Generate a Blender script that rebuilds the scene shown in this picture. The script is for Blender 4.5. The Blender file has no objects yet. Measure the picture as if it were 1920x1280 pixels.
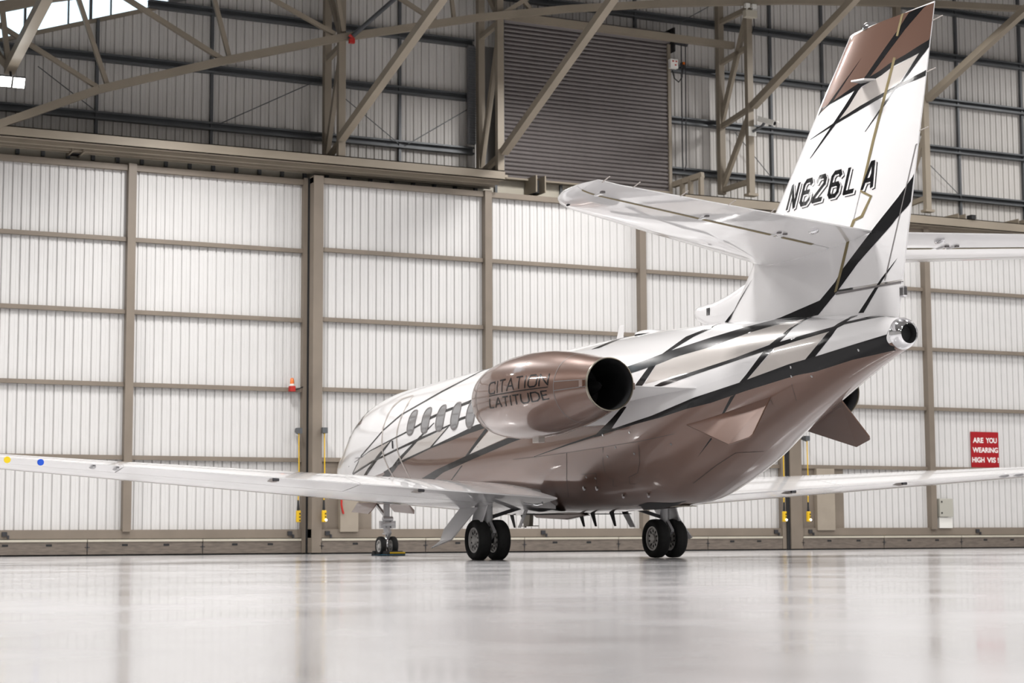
import bpy, math, random
from mathutils import Vector, Matrix
from mathutils.geometry import delaunay_2d_cdt

random.seed(7)
scene = bpy.context.scene
COL = scene.collection
PI = math.pi

# ------------------------------------------------------------------ camera
def look(yaw, pitch, roll):
    f = Vector((math.cos(pitch)*math.cos(yaw), math.cos(pitch)*math.sin(yaw), math.sin(pitch)))
    r = f.cross(Vector((0, 0, 1))).normalized()
    u = r.cross(f)
    r2 = r*math.cos(roll)+u*math.sin(roll)
    u2 = u*math.cos(roll)-r*math.sin(roll)
    return Matrix((r2, u2, -f)).transposed()
cam_data = bpy.data.cameras.new('camera')
cam = bpy.data.objects.new('camera', cam_data)
COL.objects.link(cam)
cam.matrix_world = Matrix.Translation((-25.10362, 13.29636, 0.32448)) @ look(-0.45176, 0.10637, -0.00489).to_4x4()
cam_data.sensor_width = 36.0
cam_data.lens = 64.63777
cam_data.clip_start, cam_data.clip_end = .05, 300
cam_data.dof.use_dof = True
cam_data.dof.focus_distance = 21.5
cam_data.dof.aperture_fstop = 2.8
scene.camera = cam

# ------------------------------------------------------------------ world: bright overcast daylight outside the gable window
world = bpy.data.worlds.new('overcast_daylight')
scene.world = world
world.use_nodes = True
bg = world.node_tree.nodes['Background']
bg.inputs['Color'].default_value = (.80, .92, 1.0, 1)
bg.inputs['Strength'].default_value = 1.6

# ------------------------------------------------------------------ hangar lighting: rows of LED high-bay lamps under the roof, out of frame
def high_bay(x, y, z, power):
    d = bpy.data.lights.new('high_bay_lamp', 'AREA')
    d.shape = 'RECTANGLE'; d.size = 1.6; d.size_y = .6
    d.energy = power; d.spread = math.radians(164); d.color = (1.0, .978, .958)
    o = bpy.data.objects.new('high_bay_lamp', d)
    o.location = (x, y, z)
    COL.objects.link(o)
for lx in (-34, -25, -16, -7, 1.5, 8.5):
    for ly in (11.0, 3.0, -5.5, -14.0, -23.0, -32.0):
        high_bay(lx, ly, {11.0: 8.6, 3.0: 9.6, -5.5: 11.2, -14.0: 13.0, -23.0: 14.0, -32.0: 14.2}[ly], 450*{-34: .95, -25: .95, -16: .9, -7: 1.0, 1.5: 1.02, 8.5: .96}[lx])

scene.view_settings.view_transform = 'Standard'
scene.view_settings.look = 'None'
scene.view_settings.gamma = 1.0
scene.view_settings.use_curve_mapping = False
scene.view_settings.exposure = 0.13
scene.cycles.use_denoising = True
scene.cycles.max_bounces = 7
scene.cycles.diffuse_bounces = 4
scene.cycles.glossy_bounces = 4
scene.cycles.sample_clamp_indirect = 8.0

# ------------------------------------------------------------------ helpers
ORG = {}
class MB:
    """collects geometry in world coordinates; build() links it as one mesh object"""
    def __init__(s): s.v, s.f, s.m = [], [], []
    def add(s, vs, fs, mat=0):
        n = len(s.v)
        s.v += [tuple(p) for p in vs]
        s.f += [tuple(i+n for i in f) for f in fs]
        s.m += [mat]*len(fs)
        return s
    def box(s, x0, x1, y0, y1, z0, z1, mat=0):
        v = [(x, y, z) for x in (x0, x1) for y in (y0, y1) for z in (z0, z1)]
        return s.add(v, [(0,1,3,2),(4,6,7,5),(0,4,5,1),(2,3,7,6),(0,2,6,4),(1,5,7,3)], mat)
    def bar(s, a, b, w, h, mat=0, up=(0,0,1)):
        a, b = Vector(a), Vector(b)
        d = (b-a).normalized()
        u = Vector(up)
        if abs(d.dot(u)) > .98: u = Vector((1,0,0))
        r = d.cross(u).normalized(); u = r.cross(d)
        v = [p+r*(i*w/2)+u*(j*h/2) for p in (a, b) for i, j in ((-1,-1),(1,-1),(1,1),(-1,1))]
        return s.add(v, [(3,2,1,0),(4,5,6,7),(0,1,5,4),(1,2,6,5),(2,3,7,6),(3,0,4,7)], mat)
    def tube(s, pts, r, n=10, mat=0, cap=True):
        pts = [Vector(p) for p in pts]
        rs = r if isinstance(r, (list, tuple)) else [r]*len(pts)
        vs, fs = [], []
        ref = None
        for i, p in enumerate(pts):
            d = (pts[min(i+1, len(pts)-1)]-pts[max(i-1, 0)]).normalized()
            if ref is None: ref = Vector((0,0,1)) if abs(d.z) < .9 else Vector((1,0,0))
            a = (ref-d*ref.dot(d)).normalized(); ref = a
            b = d.cross(a)
            vs += [p+(a*math.cos(2*PI*k/n)+b*math.sin(2*PI*k/n))*rs[i] for k in range(n)]
        for i in range(len(pts)-1):
            for k in range(n):
                k2 = (k+1) % n
                fs.append((i*n+k, i*n+k2, (i+1)*n+k2, (i+1)*n+k))
        if cap:
            fs.append(tuple(range(n))[::-1]); m = (len(pts)-1)*n
            fs.append(tuple(m+k for k in range(n)))
        return s.add(vs, fs, mat)
    def lathe(s, prof, o, ax, n=48, mat=0, mats=None):
        """prof: (distance along ax, radius)"""
        o, ax = Vector(o), Vector(ax).normalized()
        a = ax.cross(Vector((0,0,1)) if abs(ax.z) < .9 else Vector((1,0,0))).normalized(); b = ax.cross(a)
        vs = [o+ax*t+(a*math.cos(2*PI*k/n)+b*math.sin(2*PI*k/n))*r for t, r in prof for k in range(n)]
        for i in range(len(prof)-1):
            fs = [(i*n+k, i*n+(k+1) % n, (i+1)*n+(k+1) % n, (i+1)*n+k) for k in range(n)]
            if i == 0: base = len(s.v); s.v += [tuple(p) for p in vs]
            s.f += [tuple(q+base for q in f) for f in fs]
            s.m += [mats[i] if mats else mat]*len(fs)
        return s
    def grid(s, pts, mat=0, flip=False):
        """pts: rows of points"""
        nu, nv = len(pts), len(pts[0])
        fs = [(i*nv+j, (i+1)*nv+j, (i+1)*nv+j+1, i*nv+j+1) for i in range(nu-1) for j in range(nv-1)]
        if flip: fs = [f[::-1] for f in fs]
        return s.add([p for r in pts for p in r], fs, mat)
    def plate(s, poly, n, th, mat=0):
        """flat polygon given in space, thickened by th along n"""
        n = Vector(n).normalized()*th
        k = len(poly)
        v = [Vector(p) for p in poly]+[Vector(p)+n for p in poly]
        return s.add(v, [tuple(range(k))[::-1], tuple(range(k, 2*k))]+[(i, (i+1) % k, k+(i+1) % k, k+i) for i in range(k)], mat)
    def mirror_y(s):
        t = MB()
        t.v = [(p[0], -p[1], p[2]) for p in s.v]; t.f = [f[::-1] for f in s.f]; t.m = list(s.m)
        return t
    def merge(s, t): 
        n = len(s.v); s.v += t.v; s.f += [tuple(i+n for i in f) for f in t.f]; s.m += t.m
        return s
    def build(s, name, mats, parent=None, smooth=None, origin=None, bevel=0):
        mats = mats if isinstance(mats, (list, tuple)) else [mats]
        if parent is not None: org = ORG[parent.name]
        elif origin is not None: org = Vector(origin)
        else:
            xs, ys, zs = zip(*s.v)
            org = Vector(((min(xs)+max(xs))/2, (min(ys)+max(ys))/2, min(zs)))
        me = bpy.data.meshes.new(name)
        me.from_pydata([(p[0]-org.x, p[1]-org.y, p[2]-org.z) for p in s.v], [], s.f)
        for m in mats: me.materials.append(m)
        if len(mats) > 1: me.polygons.foreach_set('material_index', s.m)
        if smooth is not None:
            me.polygons.foreach_set('use_smooth', [True]*len(me.polygons))
            me.set_sharp_from_angle(angle=math.radians(smooth))
        me.update()
        return link(me, name, parent, org, bevel)
def link(me, name, parent, org, bevel=0):
    o = bpy.data.objects.new(name, me)
    COL.objects.link(o)
    if parent is not None: o.parent = parent
    else: o.location = org
    ORG[o.name] = Vector(org)
    if bevel:
        b = o.modifiers.new('bevel', 'BEVEL'); b.width = bevel; b.segments = 2; b.limit_method = 'ANGLE'
    return o
def place(me, name, parent, loc):
    """another object on shared mesh data, loc in world coordinates"""
    o = bpy.data.objects.new(name, me); COL.objects.link(o)
    o.parent = parent; o.location = Vector(loc)-ORG[parent.name]
    ORG[o.name] = Vector(loc)
    return o
def empty(name, loc):
    o = bpy.data.objects.new(name, None); COL.objects.link(o); o.location = loc
    o.empty_display_size = .2
    ORG[o.name] = Vector(loc)
    return o
def tag(o, label, cat, group=None):
    o['label'] = label; o['category'] = cat
    if group: o['group'] = group
    return o
def struct(o, label=None):
    o['kind'] = 'structure'
    if label: o['label'] = label
    return o
def copy_tree(o, parent=None, delta=None):
    c = o.copy(); COL.objects.link(c); ORG[c.name] = ORG[o.name]+(delta or Vector())
    if parent is not None: c.parent = parent
    elif delta is not None: c.location = o.location+delta
    for ch in list(o.children): copy_tree(ch, c, delta)
    return c

# ------------------------------------------------------------------ materials
def mat(name, col, rough=.5, metal=0.0, coat=0.0, var=0.0, scale=3.0, bump=0.0, spec=.5, emit=0.0, coat_rough=.04, stretch=None):
    m = bpy.data.materials.new(name); m.use_nodes = True
    nt = m.node_tree; p = nt.nodes['Principled BSDF']
    c = (col[0], col[1], col[2], 1)
    p.inputs['Base Color'].default_value = c
    p.inputs['Roughness'].default_value = rough
    p.inputs['Metallic'].default_value = metal
    p.inputs['Coat Weight'].default_value = coat
    p.inputs['Coat Roughness'].default_value = coat_rough
    p.inputs['Specular IOR Level'].default_value = spec
    if emit:
        p.inputs['Emission Color'].default_value = c
        p.inputs['Emission Strength'].default_value = emit
    if var or bump:
        tc = nt.nodes.new('ShaderNodeTexCoord'); no = nt.nodes.new('ShaderNodeTexNoise')
        no.inputs['Scale'].default_value = scale; no.inputs['Detail'].default_value = 6
        if stretch:
            mp = nt.nodes.new('ShaderNodeMapping'); mp.inputs['Scale'].default_value = stretch
            nt.links.new(tc.outputs['Object'], mp.inputs['Vector']); nt.links.new(mp.outputs['Vector'], no.inputs['Vector'])
        else:
            nt.links.new(tc.outputs['Object'], no.inputs['Vector'])
        if var:
            r = nt.nodes.new('ShaderNodeValToRGB')
            r.color_ramp.elements[0].position = .3; r.color_ramp.elements[1].position = .72
            r.color_ramp.elements[0].color = tuple(x*(1-var) for x in col)+(1,)
            r.color_ramp.elements[1].color = tuple(min(1, x*(1+var*.6)) for x in col)+(1,)
            nt.links.new(no.outputs['Fac'], r.inputs['Fac']); nt.links.new(r.outputs['Color'], p.inputs['Base Color'])
        if bump:
            b = nt.nodes.new('ShaderNodeBump'); b.inputs['Strength'].default_value = bump; b.inputs['Distance'].default_value = .01
            nt.links.new(no.outputs['Fac'], b.inputs['Height']); nt.links.new(b.outputs['Normal'], p.inputs['Normal'])
    return m
M = {}
M['white'] = mat('gloss_white_paint', (.73, .722, .728), .28, coat=1.0)
M['brown'] = mat('metallic_bronze_brown_paint', (.142, .076, .054), .33, metal=.42, coat=1.0)
M['tan'] = mat('pale_champagne_paint', (.49, .455, .43), .3, metal=.1, coat=1.0)
M['black'] = mat('gloss_black_paint', (.005, .005, .006), .22, coat=.2, spec=.25)
M['seam'] = mat('dark_seam', (.16, .15, .15), .5)
M['doorline'] = mat('bare_metal_edge', (.46, .42, .39), .4, metal=.3)
M['gold'] = mat('ochre_sealant', (.18, .142, .065), .5)
M['chrome'] = mat('polished_metal', (.82, .82, .84), .06, metal=1.0)
M['steel'] = mat('brushed_steel', (.55, .55, .56), .3, metal=1.0)
M['hot'] = mat('heat_stained_metal', (.30, .27, .22), .32, metal=1.0)
M['dark'] = mat('sooted_exhaust_lining', (.012, .012, .013), .55)
M['pane'] = mat('cabin_window_acrylic', (.17, .17, .175), .08, coat=.6)
M['glass'] = mat('cockpit_glass', (.012, .014, .016), .04, coat=1)
M['rubber'] = mat('tyre_rubber', (.012, .012, .012), .75, var=.3, scale=20)
M['hub'] = mat('wheel_alloy', (.60, .585, .565), .42, metal=.3)
M['strut'] = mat('grey_gear_enamel', (.55, .55, .56), .35, metal=.3)
M['darkmetal'] = mat('dark_mechanism', (.05, .05, .055), .5, metal=.5)
M['beige'] = mat('beige_steel_paint', (.205, .17, .135), .5, var=.12, scale=1.4)
M['beige2'] = mat('beige_structural_steel', (.27, .23, .178), .55, var=.14, scale=.9)
M['clad'] = mat('white_ribbed_sheet', (.64, .632, .625), .45, var=.035, scale=.8)
M['clad_up'] = mat('white_wall_sheet', (.60, .58, .555), .5, var=.05, scale=.7)
M['galv'] = mat('galvanised_girt', (.115, .122, .13), .45, metal=.4, var=.15, scale=2)
M['cover'] = mat('pale_beige_cover', (.33, .285, .23), .45, var=.08)
M['seambrown'] = mat('panel_joint', (.045, .032, .028), .5)
M['kick'] = mat('scuffed_beige_kick_plate', (.155, .128, .106), .5, var=.28, scale=5, stretch=(1, 1, 6))
M['gap'] = mat('black_rubber_seal', (.012, .012, .013), .7)
M['shutter'] = mat('brown_grey_shutter_slat', (.155, .138, .135), .42, metal=.2, var=.06, scale=1.5)
M['cream'] = mat('cream_panel', (.50, .465, .385), .5, var=.06)
M['red'] = mat('sign_red', (.34, .003, .008), .45)
M['signwhite'] = mat('sign_white_print', (.85, .82, .80), .5)
M['yellow'] = mat('yellow_cable_sheath', (.75, .47, .01), .45)
M['boxgrey'] = mat('grey_enclosure_enamel', (.42, .41, .36), .45)
M['boxwhite'] = mat('white_plastic', (.75, .74, .70), .45)
M['orange'] = mat('amber_lens', (.75, .16, .01), .15, coat=.5)
M['redlamp'] = mat('red_plastic', (.45, .02, .015), .4)
M['blue'] = mat('blue_cloth', (.012, .10, .17), .8, var=.3, scale=15)
M['led'] = mat('led_lens', (1.0, .97, .92), .4, emit=30.0)
M['smallled'] = mat('indicator_led', (1.0, 1.0, 1.0), .4, emit=6.0)
M['stickblue'] = mat('blue_sticker', (.01, .09, .62), .5)
M['stickyel'] = mat('yellow_sticker', (.85, .62, .01), .5)
M['wall_grey'] = mat('grey_wall_sheet', (.26, .255, .25), .6)
M['roof'] = mat('roof_lining_sheet', (.24, .235, .23), .6)
M['duct'] = mat('ribbed_grey_duct', (.13, .13, .14), .5)

# polished epoxy floor
def floor_mat():
    m = bpy.data.materials.new('polished_epoxy_floor'); m.use_nodes = True
    nt = m.node_tree; p = nt.nodes['Principled BSDF']
    tc = nt.nodes.new('ShaderNodeTexCoord')
    n1 = nt.nodes.new('ShaderNodeTexNoise'); n1.inputs['Scale'].default_value = .55; n1.inputs['Detail'].default_value = 8
    n2 = nt.nodes.new('ShaderNodeTexNoise'); n2.inputs['Scale'].default_value = 2.2; n2.inputs['Detail'].default_value = 5
    n3 = nt.nodes.new('ShaderNodeTexNoise'); n3.inputs['Scale'].default_value = .9; n3.inputs['Detail'].default_value = 4
    for n in (n1, n2, n3): nt.links.new(tc.outputs['Object'], n.inputs['Vector'])
    r = nt.nodes.new('ShaderNodeValToRGB')
    r.color_ramp.elements[0].position = .3; r.color_ramp.elements[1].position = .7
    r.color_ramp.elements[0].color = (.47, .463, .469, 1); r.color_ramp.elements[1].color = (.55, .542, .549, 1)
    nt.links.new(n1.outputs['Fac'], r.inputs['Fac']); nt.links.new(r.outputs['Color'], p.inputs['Base Color'])
    rr = nt.nodes.new('ShaderNodeMapRange')
    rr.inputs['From Min'].default_value = .3; rr.inputs['From Max'].default_value = .7
    rr.inputs['To Min'].default_value = .10; rr.inputs['To Max'].default_value = .18
    nt.links.new(n3.outputs['Fac'], rr.inputs['Value']); nt.links.new(rr.outputs['Result'], p.inputs['Roughness'])
    b = nt.nodes.new('ShaderNodeBump'); b.inputs['Strength'].default_value = .05; b.inputs['Distance'].default_value = .01
    nt.links.new(n2.outputs['Fac'], b.inputs['Height']); nt.links.new(b.outputs['Normal'], p.inputs['Normal'])
    return m
M['floor'] = floor_mat()

# ---- aircraft surfaces: x forward, y to port, z up, metres ----
def pchip(xs, ys):
    """monotone cubic interpolation through (xs, ys), xs ascending"""
    n = len(xs)
    h = [xs[i+1]-xs[i] for i in range(n-1)]
    d = [(ys[i+1]-ys[i])/h[i] for i in range(n-1)]
    m = [0.0]*n
    m[0], m[-1] = d[0], d[-1]
    for i in range(1, n-1):
        if d[i-1]*d[i] > 0:
            w1, w2 = 2*h[i]+h[i-1], h[i]+2*h[i-1]
            m[i] = (w1+w2)/(w1/d[i-1]+w2/d[i])
    def f(x):
        if x <= xs[0]: return ys[0]
        if x >= xs[-1]: return ys[-1]
        lo, hi = 0, n-1
        while hi-lo > 1:
            k = (lo+hi)//2
            if xs[k] <= x: lo = k
            else: hi = k
        t = (x-xs[lo])/h[lo]
        t2, t3 = t*t, t*t*t
        return ((2*t3-3*t2+1)*ys[lo]+(t3-2*t2+t)*h[lo]*m[lo]+(-2*t3+3*t2)*ys[lo+1]+(t3-t2)*h[lo]*m[lo+1])
    return f

# fuselage stations: x, half breadth, crown z, breadth line z, keel z, exponent of the lower half (2 = ellipse)
FUS = [(-8.06,.185,2.835,2.65,2.465,2),(-7.5,.335,2.925,2.60,2.30,2),(-7.0,.46,2.985,2.54,2.125,2),(-6.47,.585,3.03,2.465,1.925,2),(-5.96,.70,3.07,2.39,1.73,2),
       (-5.35,.83,3.105,2.29,1.485,2.03),(-4.72,.935,3.15,2.20,1.18,2.08),(-4.07,1.01,3.185,2.13,.945,2.16),(-3.5,1.05,3.205,2.11,.79,2.24),(-2.7,1.075,3.225,2.115,.735,2.32),(-1.6,1.085,3.235,2.12,.705,2.4),(0,1.09,3.22,2.11,.69,2.45),
       (1.6,1.09,3.195,2.09,.69,2.45),(2.7,1.087,3.175,2.08,.71,2.38),(3.7,1.085,3.15,2.06,.78,2.25),(4.5,1.085,3.125,2.04,.89,2.1),(5.2,1.085,3.10,2.03,.95,2.0),(6.1,1.065,3.07,2.01,.96,2),(6.8,1.01,3.01,1.98,.96,2),(7.3,.945,2.93,1.94,.963,2),(7.8,.845,2.79,1.88,.97,2),
       (8.2,.75,2.60,1.81,.985,2),(8.7,.63,2.33,1.70,1.02,2),(9.2,.51,2.10,1.63,1.09,2),(9.6,.36,1.93,1.59,1.20,2),(9.9,.22,1.78,1.56,1.33,2),(10.08,.10,1.65,1.55,1.45,2),(10.13,.01,1.56,1.55,1.54,2)]
_fx = [s[0] for s in FUS]
fus_w, fus_t, fus_m, fus_b, fus_n = [pchip(_fx, [s[k] for s in FUS]) for k in (1, 2, 3, 4, 5)]
def fus(x, th, off=0.0):
    """point of the fuselage skin at station x, angle th (0 = port side, pi/2 = crown)"""
    w, t, m, b = fus_w(x)+off, fus_t(x)+off, fus_m(x), fus_b(x)-off
    c, s = math.cos(th), math.sin(th)
    if s >= 0: return (x, w*c, m+(t-m)*s)
    e = 2/fus_n(x)
    return (x, w*math.copysign(abs(c)**e, c), m-(m-b)*abs(s)**e)

# vertical tail
def fin_le(z): return -5.585-.876*(z-4.474)
def fin_te(z): return -8.0-.2375*(z-2.876)
def fin_hinge(z): return -5.497-.447*z
def foil(u, t):
    """half thickness of a foil of unit chord, t = thickness ratio"""
    u = min(max(u, 0.0), 1.0)
    return 5*t*(.2969*math.sqrt(u)-.126*u-.3516*u*u+.2843*u**3-.1015*u**4)+.0015
def fin_y(x, z, off=0.0):
    a, b = fin_le(z), fin_te(z)
    c = a-b
    return foil((a-x)/c, .095)*c+.002+off

# nacelle: a body of revolution, x, radius
NAC_Y, NAC_Z = 1.797, 2.303
NAC = [(-4.29,.345),(-4.1,.375),(-3.7,.45),(-3.2,.53),(-2.75,.58),(-2.3,.597),(-1.9,.59),(-1.55,.565),(-1.25,.525),(-1.05,.475),(-.98,.44)]
nac_r = pchip([s[0] for s in NAC], [s[1] for s in NAC])
def nac(x, ph, off=0.0):
    """ph: 0 = outboard (port), pi/2 = up"""
    r = nac_r(x)+off
    return (x, NAC_Y+r*math.cos(ph), NAC_Z+r*math.sin(ph))

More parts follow.
